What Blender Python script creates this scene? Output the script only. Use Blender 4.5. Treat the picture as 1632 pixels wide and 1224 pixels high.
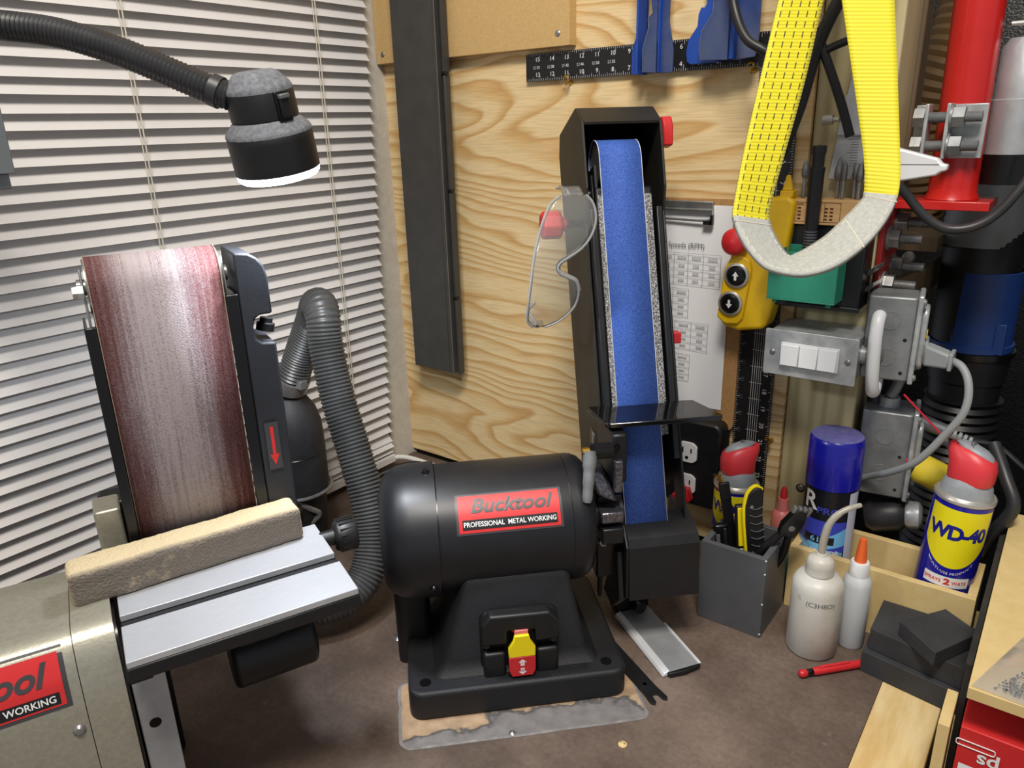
import bpy, bmesh, math, random
from mathutils import Vector, Matrix, noise
from math import sin, cos, pi, radians, sqrt, atan2

for o in list(bpy.data.objects): bpy.data.objects.remove(o, do_unlink=True)
random.seed(7)
SC = bpy.context.scene
COL = SC.collection

# ------------------------------------------------------------------ camera
FPX = 1196.7
YAW, PITCH, ROLL = radians(37.474), radians(18.881), radians(1.67)
fwd = Vector((-sin(YAW)*cos(PITCH), cos(YAW)*cos(PITCH), -sin(PITCH)))
rgt = Vector((cos(YAW), sin(YAW), 0)); dwn = fwd.cross(rgt)
cr = cos(ROLL)*rgt + sin(ROLL)*dwn; cd = -sin(ROLL)*rgt + cos(ROLL)*dwn
cam_data = bpy.data.cameras.new('camera'); cam = bpy.data.objects.new('camera', cam_data); COL.objects.link(cam)
cam_data.sensor_fit = 'HORIZONTAL'; cam_data.sensor_width = 36; cam_data.lens = FPX/1632*36
cam_data.clip_start = .02; cam_data.clip_end = 30
cam.matrix_world = Matrix(((cr.x, -cd.x, -fwd.x, 0), (cr.y, -cd.y, -fwd.y, 0), (cr.z, -cd.z, -fwd.z, .62), (0, 0, 0, 1)))
SC.camera = cam

# ------------------------------------------------------------------ world, light, exposure
w = bpy.data.worlds.new('shop_air'); SC.world = w; w.use_nodes = True
w.node_tree.nodes['Background'].inputs[0].default_value = (.88, .92, 1.0, 1)
w.node_tree.nodes['Background'].inputs[1].default_value = .34
vs = SC.view_settings; vs.view_transform = 'Standard'; vs.look = 'None'; vs.gamma = 1; vs.use_curve_mapping = False
vs.exposure = 0.0

def area_light(name, loc, target, size, watt, color):
    d = bpy.data.lights.new(name, 'AREA'); d.shape = 'RECTANGLE'; d.size = size[0]; d.size_y = size[1]; d.energy = watt; d.color = color
    o = bpy.data.objects.new(name, d); COL.objects.link(o); o.location = loc
    o.rotation_euler = (Vector(target)-Vector(loc)).to_track_quat('-Z', 'Y').to_euler()
    return o
area_light('ceiling_lamp', (.06, -.10, 1.85), (-.45, .6, .2), (.52, .34), 34, (1, .93, .84))

# ------------------------------------------------------------------ helpers
FRAME = {}
def tag(o, label=None, cat=None, group=None, kind=None):
    if label: o['label'] = label
    if cat: o['category'] = cat
    if group: o['group'] = group
    if kind: o['kind'] = kind
    return o
def thing(name, label, cat, loc=(0, 0, 0), deg=0, group=None, kind=None):
    o = bpy.data.objects.new(name, None); COL.objects.link(o); o.empty_display_size = .02
    o.location = loc; o.rotation_euler = (0, 0, radians(deg))
    FRAME[o.name] = (Matrix.Translation(loc) @ Matrix.Rotation(radians(deg), 4, 'Z')).inverted()
    return tag(o, label, cat, group, kind)
def lin(h):
    h = h.lstrip('#'); out = []
    for i in (0, 2, 4):
        c = int(h[i:i+2], 16)/255; out.append(c/12.92 if c <= .04045 else ((c+.055)/1.055)**2.4)
    return (*out, 1)

class MB:
    def __init__(s): s.v = []; s.f = []; s.uv = {}
    def add(s, vs, fs):
        n = len(s.v); s.v += [Vector(p) for p in vs]; s.f += [tuple(i+n for i in f) for f in fs]; return s
    def box(s, a, b):
        x0, y0, z0 = a; x1, y1, z1 = b
        return s.add([(x0,y0,z0),(x1,y0,z0),(x1,y1,z0),(x0,y1,z0),(x0,y0,z1),(x1,y0,z1),(x1,y1,z1),(x0,y1,z1)],
                     [(3,2,1,0),(4,5,6,7),(0,1,5,4),(1,2,6,5),(2,3,7,6),(3,0,4,7)])
    def hexa(s, p): return s.add(p, [(3,2,1,0),(4,5,6,7),(0,1,5,4),(1,2,6,5),(2,3,7,6),(3,0,4,7)])
    def lathe(s, prof, o, ax, n=24, cap=True, a0=0, a1=2*pi):
        o = Vector(o); ax = Vector(ax).normalized(); t = Vector((0, 0, 1)) if abs(ax.z) < .9 else Vector((1, 0, 0))
        e1 = ax.cross(t).normalized(); e2 = ax.cross(e1)
        full = abs(a1-a0-2*pi) < 1e-6; m = n if full else n+1
        vs = []
        for r, h in prof:
            for k in range(m):
                a = a0+(a1-a0)*k/n; vs.append(o+ax*h+(e1*cos(a)+e2*sin(a))*r)
        fs = []
        for i in range(len(prof)-1):
            for k in range(n):
                k2 = (k+1) % m; fs.append((i*m+k, i*m+k2, (i+1)*m+k2, (i+1)*m+k))
        if cap and full:
            if prof[0][0] > 1e-6: fs.append(tuple(range(m))[::-1])
            if prof[-1][0] > 1e-6: fs.append(tuple(range((len(prof)-1)*m, len(prof)*m)))
        return s.add(vs, fs)
    def cyl(s, p0, p1, r0, r1=None, n=20):
        p0 = Vector(p0); p1 = Vector(p1); return s.lathe([(r0, 0), (r0 if r1 is None else r1, (p1-p0).length)], p0, p1-p0, n)
    def tube(s, path, r, n=10, cap=True):
        P = [Vector(p) for p in path]; N = len(P); R = r if hasattr(r, '__len__') else [r]*N
        t0 = (P[1]-P[0]).normalized(); up = Vector((0, 0, 1)) if abs(t0.z) < .9 else Vector((1, 0, 0))
        e = t0.cross(up).normalized(); vs = []
        for i in range(N):
            t = (P[min(i+1, N-1)]-P[max(i-1, 0)]).normalized()
            e = (e-t*e.dot(t)).normalized(); b = t.cross(e)
            for k in range(n):
                a = 2*pi*k/n; vs.append(P[i]+(e*cos(a)+b*sin(a))*R[i])
        fs = [(i*n+k, i*n+(k+1) % n, (i+1)*n+(k+1) % n, (i+1)*n+k) for i in range(N-1) for k in range(n)]
        if cap: fs += [tuple(range(n))[::-1], tuple(range((N-1)*n, N*n))]
        return s.add(vs, fs)
    def prism(s, poly, t0, t1, f):
        n = len(poly); vs = [f(p[0], p[1], t0) for p in poly]+[f(p[0], p[1], t1) for p in poly]
        return s.add(vs, [tuple(range(n))[::-1], tuple(range(n, 2*n))]+[(k, (k+1) % n, n+(k+1) % n, n+k) for k in range(n)])
    def grid(s, f, nu, nv, uv=False):
        n0 = len(s.v); vs = [f(i/nu, j/nv) for j in range(nv+1) for i in range(nu+1)]; m = nu+1
        fs = [(j*m+i, j*m+i+1, (j+1)*m+i+1, (j+1)*m+i) for j in range(nv) for i in range(nu)]
        if uv:
            for j in range(nv+1):
                for i in range(nu+1): s.uv[n0+j*m+i] = (i/nu, j/nv)
        return s.add(vs, fs)
    def rbox(s, a, b, r=.004, n=3):
        """box with rounded vertical edges (in xy) """
        x0, y0, z0 = a; x1, y1, z1 = b; pts = []
        for cx, cy, a0 in ((x1-r, y1-r, 0), (x0+r, y1-r, pi/2), (x0+r, y0+r, pi), (x1-r, y0+r, 1.5*pi)):
            for k in range(n+1): t = a0+pi/2*k/n; pts.append((cx+r*cos(t), cy+r*sin(t)))
        return s.prism(pts, z0, z1, lambda x, y, z: (x, y, z))
    def xf(s, M):
        s.v = [M @ v for v in s.v]; return s
    def build(s, name, mat, parent=None, smooth=40, bevel=0, seg=2, w=False, solid=0, label=None):
        vs = s.v
        origin = None
        if parent is not None:
            if w:
                r = parent
                while r.parent: r = r.parent
                Mx = FRAME[r.name]; vs = [Mx @ v for v in vs]
        else:
            xs = [v.x for v in vs]; ys = [v.y for v in vs]; zs = [v.z for v in vs]
            origin = Vector(((min(xs)+max(xs))/2, (min(ys)+max(ys))/2, min(zs))); vs = [v-origin for v in vs]
        me = bpy.data.meshes.new(name); me.from_pydata([tuple(v) for v in vs], [], s.f)
        if s.uv:
            ul = me.uv_layers.new(name='UVMap')
            for lp in me.loops: ul.data[lp.index].uv = s.uv.get(lp.vertex_index, (0, 0))
        bm = bmesh.new(); bm.from_mesh(me); bmesh.ops.recalc_face_normals(bm, faces=bm.faces); bm.to_mesh(me); bm.free()
        if smooth: me.shade_smooth(); me.set_sharp_from_angle(angle=radians(smooth))
        me.materials.append(mat)
        o = bpy.data.objects.new(name, me); COL.objects.link(o)
        if parent is not None: o.parent = parent
        else:
            o.location = origin; FRAME[o.name] = Matrix.Translation(origin).inverted()
        if solid:
            m = o.modifiers.new('thickness', 'SOLIDIFY'); m.thickness = solid; m.offset = 0
        if bevel:
            m = o.modifiers.new('bevel', 'BEVEL'); m.width = bevel; m.segments = seg; m.limit_method = 'ANGLE'; m.angle_limit = radians(35)
            m.harden_normals = False
        if label: o['label'] = label
        return o
def struct(o): o['kind'] = 'structure'; return o

def smoothpath(P, k=8):
    P = [Vector(p) for p in P]; out = []
    Q = [P[0]*2-P[1]]+P+[P[-1]*2-P[-2]]
    for i in range(1, len(Q)-2):
        a, b, c, d = Q[i-1:i+3]
        for j in range(k):
            t = j/k; out.append(.5*((2*b)+(c-a)*t+(2*a-5*b+4*c-d)*t*t+(3*b-a-3*c+d)*t**3))
    out.append(P[-1]); return out
def ribbed(path, r, pitch, depth, n=14):
    """fine ribs: resample the path and alternate the radius"""
    P = smoothpath(path, 12); L = [0]
    for a, b in zip(P, P[1:]): L.append(L[-1]+(b-a).length)
    step = pitch/4; m = int(L[-1]/step); out = []; R = []; j = 0
    prof = (1, .55, 0, .55)
    for i in range(m+1):
        s_ = i*step
        while j < len(L)-2 and L[j+1] < s_: j += 1
        t = (s_-L[j])/max(1e-9, L[j+1]-L[j]); out.append(P[j].lerp(P[j+1], t)); R.append(r-depth*(1-prof[i % 4]))
    return MB().tube(out, R, n)

_tc = {}
def text(s, name, mat, parent, f, size=.01, shear=0, bold=0, align='CENTER', rot=0, sub=0, w=False, sx=1, space=1, lift=0):
    """flat printed lettering; f(x, y) maps the flat text to the surface it is printed on"""
    cu = bpy.data.curves.new('t', 'FONT'); cu.body = s; cu.size = size; cu.shear = shear; cu.offset = bold*size
    cu.align_x = align; cu.align_y = 'CENTER'; cu.resolution_u = 3; cu.space_character = space; cu.fill_mode = 'FRONT'
    ob = bpy.data.objects.new('t', cu); COL.objects.link(ob)
    dg = bpy.context.evaluated_depsgraph_get(); me = bpy.data.meshes.new_from_object(ob.evaluated_get(dg))
    bpy.data.objects.remove(ob); bpy.data.curves.remove(cu)
    bm = bmesh.new(); bm.from_mesh(me)
    bmesh.ops.remove_doubles(bm, verts=bm.verts, dist=size*.004)
    if sub: bmesh.ops.subdivide_edges(bm, edges=bm.edges, cuts=sub, use_grid_fill=True)
    bm.verts.index_update()
    c, sn = cos(rot), sin(rot)
    Mx = None
    if w:
        r = parent
        while r.parent: r = r.parent
        Mx = FRAME[r.name]
    for v in bm.verts:
        x, y = v.co.x*sx, v.co.y; p = Vector(f(x*c-y*sn, x*sn+y*c)); v.co = Mx @ p if Mx else p
    bm.to_mesh(me); bm.free(); me.name = name; me.materials.clear(); me.materials.append(mat)
    o = bpy.data.objects.new(name, me); COL.objects.link(o); o.parent = parent
    return o

# ------------------------------------------------------------------ materials
MATS = {}
def nodes(name):
    m = bpy.data.materials.new(name); m.use_nodes = True; nt = m.node_tree; MATS[name] = m
    return m, nt, nt.nodes['Principled BSDF']
def N(nt, t, **k):
    n = nt.nodes.new(t)
    for a, b in k.items():
        if a == 'inp':
            for i, v in b.items(): n.inputs[i].default_value = v
        else: setattr(n, a, b)
    return n
def mat(name, c, rough=.5, metal=0, c2=None, scale=40, det=4, stretch=None, lo=.35, hi=.65, bump=0, bscale=None, rvar=0, spec=.5, coat=0, trans=0, alpha=1, sub=0, emit=None, es=0, ior=None):
    """base colour c broken up towards c2 by a noise; optional bump"""
    m, nt, b = nodes(name); b.inputs['Roughness'].default_value = rough; b.inputs['Metallic'].default_value = metal
    b.inputs['Base Color'].default_value = lin(c); b.inputs['Specular IOR Level'].default_value = spec
    b.inputs['Coat Weight'].default_value = coat; b.inputs['Transmission Weight'].default_value = trans; b.inputs['Alpha'].default_value = alpha
    if ior: b.inputs['IOR'].default_value = ior
    if sub: b.inputs['Subsurface Weight'].default_value = sub; b.inputs['Subsurface Radius'].default_value = (.01, .01, .01)
    if emit: b.inputs['Emission Color'].default_value = lin(emit); b.inputs['Emission Strength'].default_value = es
    tc = N(nt, 'ShaderNodeTexCoord'); mp = N(nt, 'ShaderNodeMapping')
    nt.links.new(tc.outputs['Object'], mp.inputs[0])
    if stretch: mp.inputs['Scale'].default_value = stretch
    if c2:
        nz = N(nt, 'ShaderNodeTexNoise', inp={'Scale': scale, 'Detail': det, 'Roughness': .6}); nt.links.new(mp.outputs[0], nz.inputs['Vector'])
        rp = N(nt, 'ShaderNodeValToRGB'); rp.color_ramp.elements[0].position = lo; rp.color_ramp.elements[1].position = hi
        rp.color_ramp.elements[0].color = lin(c); rp.color_ramp.elements[1].color = lin(c2)
        nt.links.new(nz.outputs['Fac'], rp.inputs[0]); nt.links.new(rp.outputs[0], b.inputs['Base Color'])
        if rvar:
            mr = N(nt, 'ShaderNodeMapRange', inp={3: rough-rvar, 4: rough+rvar}); nt.links.new(nz.outputs['Fac'], mr.inputs[0]); nt.links.new(mr.outputs[0], b.inputs['Roughness'])
    if bump:
        nb = N(nt, 'ShaderNodeTexNoise', inp={'Scale': bscale or scale*4, 'Detail': 3}); nt.links.new(mp.outputs[0], nb.inputs['Vector'])
        bp = N(nt, 'ShaderNodeBump', inp={'Strength': bump, 'Distance': .001}); nt.links.new(nb.outputs['Fac'], bp.inputs['Height']); nt.links.new(bp.outputs[0], b.inputs['Normal'])
    return m

mat('blind', '#d6d4d3', .5, c2='#cecccb', scale=9)
mat('cord', '#cfc9b8', .8)
mat('plaster', '#c4bfb4', .9, c2='#b9b3a7', scale=60, bump=.5, bscale=260)
mat('mdf', '#c9a872', .75, c2='#c09e66', scale=300, det=6, bump=.08, bscale=900)
mat('mdf_pale', '#d9c088', .62, c2='#d2b77c', scale=60, det=6)
mat('pine', '#e0c996', .6, c2='#cfae72', scale=14, stretch=(5, .8, 1))
mat('hardboard', '#b58a58', .7, c2='#a87e4d', scale=200)
mat('paper', '#e8e9ec', .8)
mat('ink', '#55565a', .8)
mat('ink_pale', '#a2a4a8', .8)
mat('white_print', '#e6e6e4', .6)
mat('black_print', '#141416', .5)
mat('black_anod', '#434240', .42, .3, c2='#4a4947', scale=30, spec=.4)
mat('alu_edge', '#8d8b86', .4, .8)
mat('black_gloss', '#0c0c0d', .28)
mat('rest_black', '#0b0b0c', .1, spec=.9)
mat('black_paint', '#101113', .42, c2='#15161a', scale=60, bump=.08, bscale=500)
mat('black_powder', '#15161a', .5, c2='#1f2024', scale=900, det=2, bump=.5, bscale=1100, spec=.45)
mat('motor_black', '#131418', .42, c2='#17181c', scale=50, spec=.5)
mat('sheet_black', '#2b2923', .48, .2, c2='#1d1c1a', scale=12, spec=.5)
mat('black_plastic', '#111214', .45, c2='#17181a', scale=90)
mat('dusty_black', '#1a1b1d', .6, c2='#34353a', scale=14, lo=.4, hi=.8, bump=.15, bscale=700)
mat('dust_top', '#5b5d62', .8, c2='#7f8289', scale=260, lo=.3, hi=.7, bump=.4, bscale=900)
mat('cover_blue', '#1b1d23', .5, c2='#22252c', scale=20, bump=.2, bscale=900)
mat('hose_grey', '#4a4b4c', .38, c2='#3b3c3c', scale=20)
mat('hose_dark', '#323234', .42, c2='#262628', scale=20)
mat('hammer', '#a8a596', .36, .5, c2='#9c998a', scale=220, bump=.12, bscale=500, rvar=.06)
mat('brushed', '#c9ccd2', .36, .5, c2='#bcc0c7', scale=60, stretch=(1, 22, 1), rvar=.05)
mat('steel', '#a3a3a1', .36, .7, c2='#858686', scale=40)
mat('zinc', '#c3c6c6', .36, .4, c2='#9a9ea1', scale=38, rvar=.12)
mat('zinc_dull', '#909394', .45, .45, c2='#777b7d', scale=30, rvar=.1)
mat('polished', '#e6e8ec', .3, .2)  # near-white, barely metallic: the metal's reflected light is put into the colour
mat('cast', '#55555a', .3, .85, c2='#8b8992', scale=260, bump=.7, bscale=300)
mat('brass', '#c39a35', .35, .9)
mat('alu', '#bcbfc2', .42, .5, c2='#aeb1b5', scale=50)
mat('alu_dim', '#7d8184', .5, .6)
mat('label_red', '#c92b2c', .45)
mat('label_grey', '#3d3b3e', .4)
mat('plastic_red', '#cf2a30', .38, c2='#c4252b', scale=50)
mat('paint_red', '#c4211d', .3, c2='#b81e1a', scale=12, coat=.3)
mat('paint_red_dull', '#8d1a18', .5)
mat('wd_red', '#d83a42', .4)
mat('wd_grey', '#8a8f95', .42, c2='#9aa0a5', scale=30)
mat('wd_blue', '#17189a', .28, coat=.3)
mat('wd_yellow', '#f0e21c', .35)
mat('wd_dark_blue', '#141d86', .35)
mat('tin', '#c2bfb7', .33, .6)
mat('spray_navy', '#1a1b5e', .42, c2='#1c1d66', scale=30)
mat('spray_black', '#15161c', .35)
mat('spray_blue', '#3a45b4', .35)
mat('spray_sky', '#6db3e4', .35)
mat('spray_lilac', '#c9cce0', .5)
mat('dust_lilac', '#5f5b9a', .75, c2='#6f6ca6', scale=120)
mat('yellow_plastic', '#ecbe12', .42, c2='#e2b50e', scale=40)
mat('yellow_bright', '#f2dc12', .4)
mat('yellow_foam', '#d3bc2c', .7)
mat('green_plastic', '#2d8f74', .45, c2='#29866c', scale=30)
mat('blue_steel', '#234fae', .42, .1, c2='#1f469e', scale=25)
mat('blue_steel_worn', '#2d4483', .38, .4, c2='#5a6580', scale=16, lo=.35, hi=.75)
mat('blue_coupler', '#1e3f83', .45, c2='#19366f', scale=12)
mat('grey_box', '#56585c', .5, c2='#505256', scale=40)
mat('white_plastic', '#dcdee0', .35)
mat('switch_white', '#cfd0d2', .4)
mat('grey_cable', '#8f9495', .5)
mat('white_cable', '#cfcdc6', .55)
mat('black_cable', '#17181a', .45)
mat('cloudy', '#e2e0d9', .4, trans=.2, sub=.2, c2='#cfc8b8', scale=28, lo=.45, hi=.75)
mat('cloudy_clear', '#e6ecf0', .35, trans=.25, sub=.1)
mat('orange_plastic', '#e8682e', .4)
mat('pink_plastic', '#d97a74', .4)
mat('teal_print', '#48b7b0', .45)
mat('foam_black', '#2c2d30', .75, c2='#37383b', scale=22, bump=.25, bscale=500)
mat('burr_steel', '#97989b', .35, .7, c2='#6a6b6e', scale=900, bump=.6, bscale=1600)
mat('wood_block', '#dfb680', .6, c2='#d2a56c', scale=16, stretch=(1, 1, 8))
mat('brown_ink', '#5d3019', .8)
mat('sling_grey', '#b3b5b0', .7, c2='#a3a5a0', scale=300, bump=.3, bscale=900)
mat('brown_post', '#6d5a40', .7, c2='#5f4e38', scale=20, stretch=(6, 6, .6))
mat('beige_hose', '#8a6b40', .6, c2='#7c5f38', scale=14)
mat('dark_shop', '#211f1c', .9, c2='#33302a', scale=30)
mat('floor_dark', '#1b1a19', .8, c2='#262423', scale=8)
mat('acoustic', '#131314', .35, c2='#050505', scale=170, lo=.4, hi=.6, bump=1, bscale=220, spec=.9)
mat('red_wire', '#b3172d', .4)
mat('beads', '#34363a', .3, .4)
mat('tube_clear', '#c9c4b6', .3, trans=.4, sub=.1)
mat('led', '#ffffff', .5, emit='#f1f6ff', es=16)
mat('granite', '#3a3a3c', .65, c2='#b9b9ba', scale=620, det=2, lo=.42, hi=.68)
mat('belt_cloth', '#23283f', .8)
mat('wall_off', '#b9b4a8', .9)
mat('pane', '#0d0f12', .1)
mat('bench_side', '#6a553f', .7)

# safety glasses: thin clear polycarbonate
def glassy(name, tint, k, haze):
    m, nt, b = nodes(name); out = nt.nodes['Material Output']
    tr = N(nt, 'ShaderNodeBsdfTransparent', inp={0: lin(tint)}); gl = N(nt, 'ShaderNodeBsdfGlossy', inp={'Roughness': .06})
    lw = N(nt, 'ShaderNodeLayerWeight', inp={'Blend': k}); mx = N(nt, 'ShaderNodeMixShader')
    nt.links.new(lw.outputs['Fresnel'], mx.inputs[0]); nt.links.new(tr.outputs[0], mx.inputs[1]); nt.links.new(gl.outputs[0], mx.inputs[2]); df = N(nt, 'ShaderNodeBsdfDiffuse', inp={0: (.85, .86, .86, 1)}); m2 = N(nt, 'ShaderNodeMixShader', inp={0: haze})
    nt.links.new(mx.outputs[0], m2.inputs[1]); nt.links.new(df.outputs[0], m2.inputs[2]); nt.links.new(m2.outputs[0], out.inputs[0])
    nt.nodes.remove(b); return m
glassy('visor', '#f6f8f7', .26, .08); glassy('visor_edge', '#e6eae8', .5, .3)
glassy('bag_film', '#f2f2f0', .3, .17)

# plywood: contour lines of a stretched low noise
def plywood():
    m, nt, b = nodes('plywood'); b.inputs['Roughness'].default_value = .62
    tc = N(nt, 'ShaderNodeTexCoord'); mp = N(nt, 'ShaderNodeMapping', inp={'Scale': (1.15, 1, 4.6), 'Location': (.35, .2, .93), 'Rotation': (0, radians(-9), 0)})
    nt.links.new(tc.outputs['Object'], mp.inputs[0])
    nz = N(nt, 'ShaderNodeTexNoise', inp={'Scale': 1.0, 'Detail': 3.5, 'Roughness': .42, 'Distortion': .3}); nt.links.new(mp.outputs[0], nz.inputs['Vector'])
    sp = N(nt, 'ShaderNodeSeparateXYZ'); nt.links.new(mp.outputs[0], sp.inputs[0])
    a = N(nt, 'ShaderNodeMath', operation='MULTIPLY_ADD', inp={1: .46}); nt.links.new(sp.outputs[2], a.inputs[0]); nt.links.new(nz.outputs['Fac'], a.inputs[2])
    t = N(nt, 'ShaderNodeMath', operation='MULTIPLY', inp={1: 21}); nt.links.new(a.outputs[0], t.inputs[0])
    fr = N(nt, 'ShaderNodeMath', operation='FRACT'); nt.links.new(t.outputs[0], fr.inputs[0])
    rp = N(nt, 'ShaderNodeValToRGB'); e = rp.color_ramp.elements
    e[0].position = 0; e[0].color = lin('#e9d0a0'); e[1].position = 1; e[1].color = lin('#e9d0a0')
    for p, c in ((.40, '#e6cb98'), (.68, '#d8b379'), (.84, '#cca266'), (.95, '#e4c895')):
        q = e.new(p); q.color = lin(c)
    nt.links.new(fr.outputs[0], rp.inputs[0])
    mp2 = N(nt, 'ShaderNodeMapping', inp={'Scale': (4, 1, 90)}); nt.links.new(tc.outputs['Object'], mp2.inputs[0])
    n2 = N(nt, 'ShaderNodeTexNoise', inp={'Scale': 6, 'Detail': 4}); nt.links.new(mp2.outputs[0], n2.inputs['Vector'])
    mx = N(nt, 'ShaderNodeMix', data_type='RGBA', blend_type='MULTIPLY'); mx.inputs[0].default_value = .35
    nt.links.new(rp.outputs[0], mx.inputs[6])
    r2 = N(nt, 'ShaderNodeValToRGB'); r2.color_ramp.elements[0].color = lin('#b9b0a0'); r2.color_ramp.elements[1].color = (1, 1, 1, 1); r2.color_ramp.elements[0].position = .3; r2.color_ramp.elements[1].position = .6
    nt.links.new(n2.outputs['Fac'], r2.inputs[0]); nt.links.new(r2.outputs[0], mx.inputs[7])
    # two knots
    nt.links.new(mx.outputs[2], b.inputs['Base Color'])
    bp = N(nt, 'ShaderNodeBump', inp={'Strength': .12, 'Distance': .001}); nt.links.new(fr.outputs[0], bp.inputs['Height']); nt.links.new(bp.outputs[0], b.inputs['Normal'])
plywood()

# treated lumber post: vertical grain
def lumber():
    m, nt, b = nodes('lumber'); b.inputs['Roughness'].default_value = .7
    tc = N(nt, 'ShaderNodeTexCoord'); mp = N(nt, 'ShaderNodeMapping', inp={'Scale': (1, 1, .06)}); nt.links.new(tc.outputs['Object'], mp.inputs[0])
    nz = N(nt, 'ShaderNodeTexNoise', inp={'Scale': 14, 'Detail': 2}); nt.links.new(mp.outputs[0], nz.inputs['Vector'])
    wv = N(nt, 'ShaderNodeTexWave', bands_direction='X', inp={'Scale': 15, 'Distortion': 5, 'Detail': 3}); nt.links.new(mp.outputs[0], wv.inputs['Vector'])
    rp = N(nt, 'ShaderNodeValToRGB'); e = rp.color_ramp.elements; e[0].color = lin('#d0c294'); e[1].color = lin('#b9aa7c'); e[0].position = .3; e[1].position = .95
    nt.links.new(wv.outputs['Color'], rp.inputs[0])
    mx = N(nt, 'ShaderNodeMix', data_type='RGBA', blend_type='MULTIPLY'); mx.inputs[0].default_value = .4
    nt.links.new(rp.outputs[0], mx.inputs[6]); nt.links.new(nz.outputs['Fac'], mx.inputs[7]); nt.links.new(mx.outputs[2], b.inputs['Base Color'])
lumber()

# bench top: brown hardboard, mottled, scuffed
def bench():
    m, nt, b = nodes('bench_top')
    tc = N(nt, 'ShaderNodeTexCoord')
    n1 = N(nt, 'ShaderNodeTexNoise', inp={'Scale': 7, 'Detail': 5, 'Roughness': .62}); n2 = N(nt, 'ShaderNodeTexNoise', inp={'Scale': 160, 'Detail': 4, 'Roughness': .7}); n3 = N(nt, 'ShaderNodeTexNoise', inp={'Scale': 24, 'Detail': 6, 'Roughness': .7})
    for n in (n1, n2, n3): nt.links.new(tc.outputs['Object'], n.inputs['Vector'])
    rp = N(nt, 'ShaderNodeValToRGB'); e = rp.color_ramp.elements
    e[0].position = .28; e[0].color = lin('#4c3f37'); e[1].position = .72; e[1].color = lin('#7a6a5f'); q = e.new(.5); q.color = lin('#615248')
    nt.links.new(n1.outputs['Fac'], rp.inputs[0])
    mx = N(nt, 'ShaderNodeMix', data_type='RGBA', blend_type='OVERLAY'); mx.inputs[0].default_value = .5
    nt.links.new(rp.outputs[0], mx.inputs[6]); nt.links.new(n2.outputs['Fac'], mx.inputs[7])
    r3 = N(nt, 'ShaderNodeValToRGB'); r3.color_ramp.elements[0].position = .66; r3.color_ramp.elements[1].position = .78; r3.color_ramp.elements[0].color = (0, 0, 0, 1); r3.color_ramp.elements[1].color = (.5, .5, .5, 1)
    nt.links.new(n3.outputs['Fac'], r3.inputs[0])
    m2 = N(nt, 'ShaderNodeMix', data_type='RGBA'); nt.links.new(r3.outputs[0], m2.inputs[0]); nt.links.new(mx.outputs[2], m2.inputs[6]); m2.inputs[7].default_value = lin('#a0958d')
    nt.links.new(m2.outputs[2], b.inputs['Base Color'])
    mr = N(nt, 'ShaderNodeMapRange', inp={3: .42, 4: .75}); nt.links.new(n3.outputs['Fac'], mr.inputs[0]); nt.links.new(mr.outputs[0], b.inputs['Roughness'])
    bp = N(nt, 'ShaderNodeBump', inp={'Strength': .25, 'Distance': .001}); nt.links.new(n2.outputs['Fac'], bp.inputs['Height']); nt.links.new(bp.outputs[0], b.inputs['Normal'])
bench()

# adhesive patch left on the bench under the grinder
def patch():
    m, nt, b = nodes('patch'); b.inputs['Roughness'].default_value = .8
    tc = N(nt, 'ShaderNodeTexCoord'); nz = N(nt, 'ShaderNodeTexNoise', inp={'Scale': 9, 'Detail': 5, 'Roughness': .6}); nt.links.new(tc.outputs['Object'], nz.inputs['Vector'])
    sp = N(nt, 'ShaderNodeSeparateXYZ'); nt.links.new(tc.outputs['Object'], sp.inputs[0])
    ad = N(nt, 'ShaderNodeMath', operation='MULTIPLY_ADD', inp={1: 6}); nt.links.new(sp.outputs[1], ad.inputs[0]); nt.links.new(nz.outputs['Fac'], ad.inputs[2])
    rp = N(nt, 'ShaderNodeValToRGB'); rp.color_ramp.interpolation = 'EASE'; e = rp.color_ramp.elements
    e[0].position = 0; e[0].color = lin('#6f6b69'); e[1].position = 1; e[1].color = lin('#a88b6c')
    for p, c in ((.60, '#757170'), (.645, '#4f4c4a'), (.68, '#a48b70')): q = e.new(p); q.color = lin(c)
    nt.links.new(ad.outputs[0], rp.inputs[0])
    n2 = N(nt, 'ShaderNodeTexNoise', inp={'Scale': 60, 'Detail': 5}); nt.links.new(tc.outputs['Object'], n2.inputs['Vector'])
    mx = N(nt, 'ShaderNodeMix', data_type='RGBA', blend_type='OVERLAY'); mx.inputs[0].default_value = .55; nt.links.new(rp.outputs[0], mx.inputs[6]); nt.links.new(n2.outputs['Fac'], mx.inputs[7]); nt.links.new(mx.outputs[2], b.inputs['Base Color'])
patch()
mat('patch_rim', '#6d6a69', .8, c2='#8a8785', scale=50, bump=.4)

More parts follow.
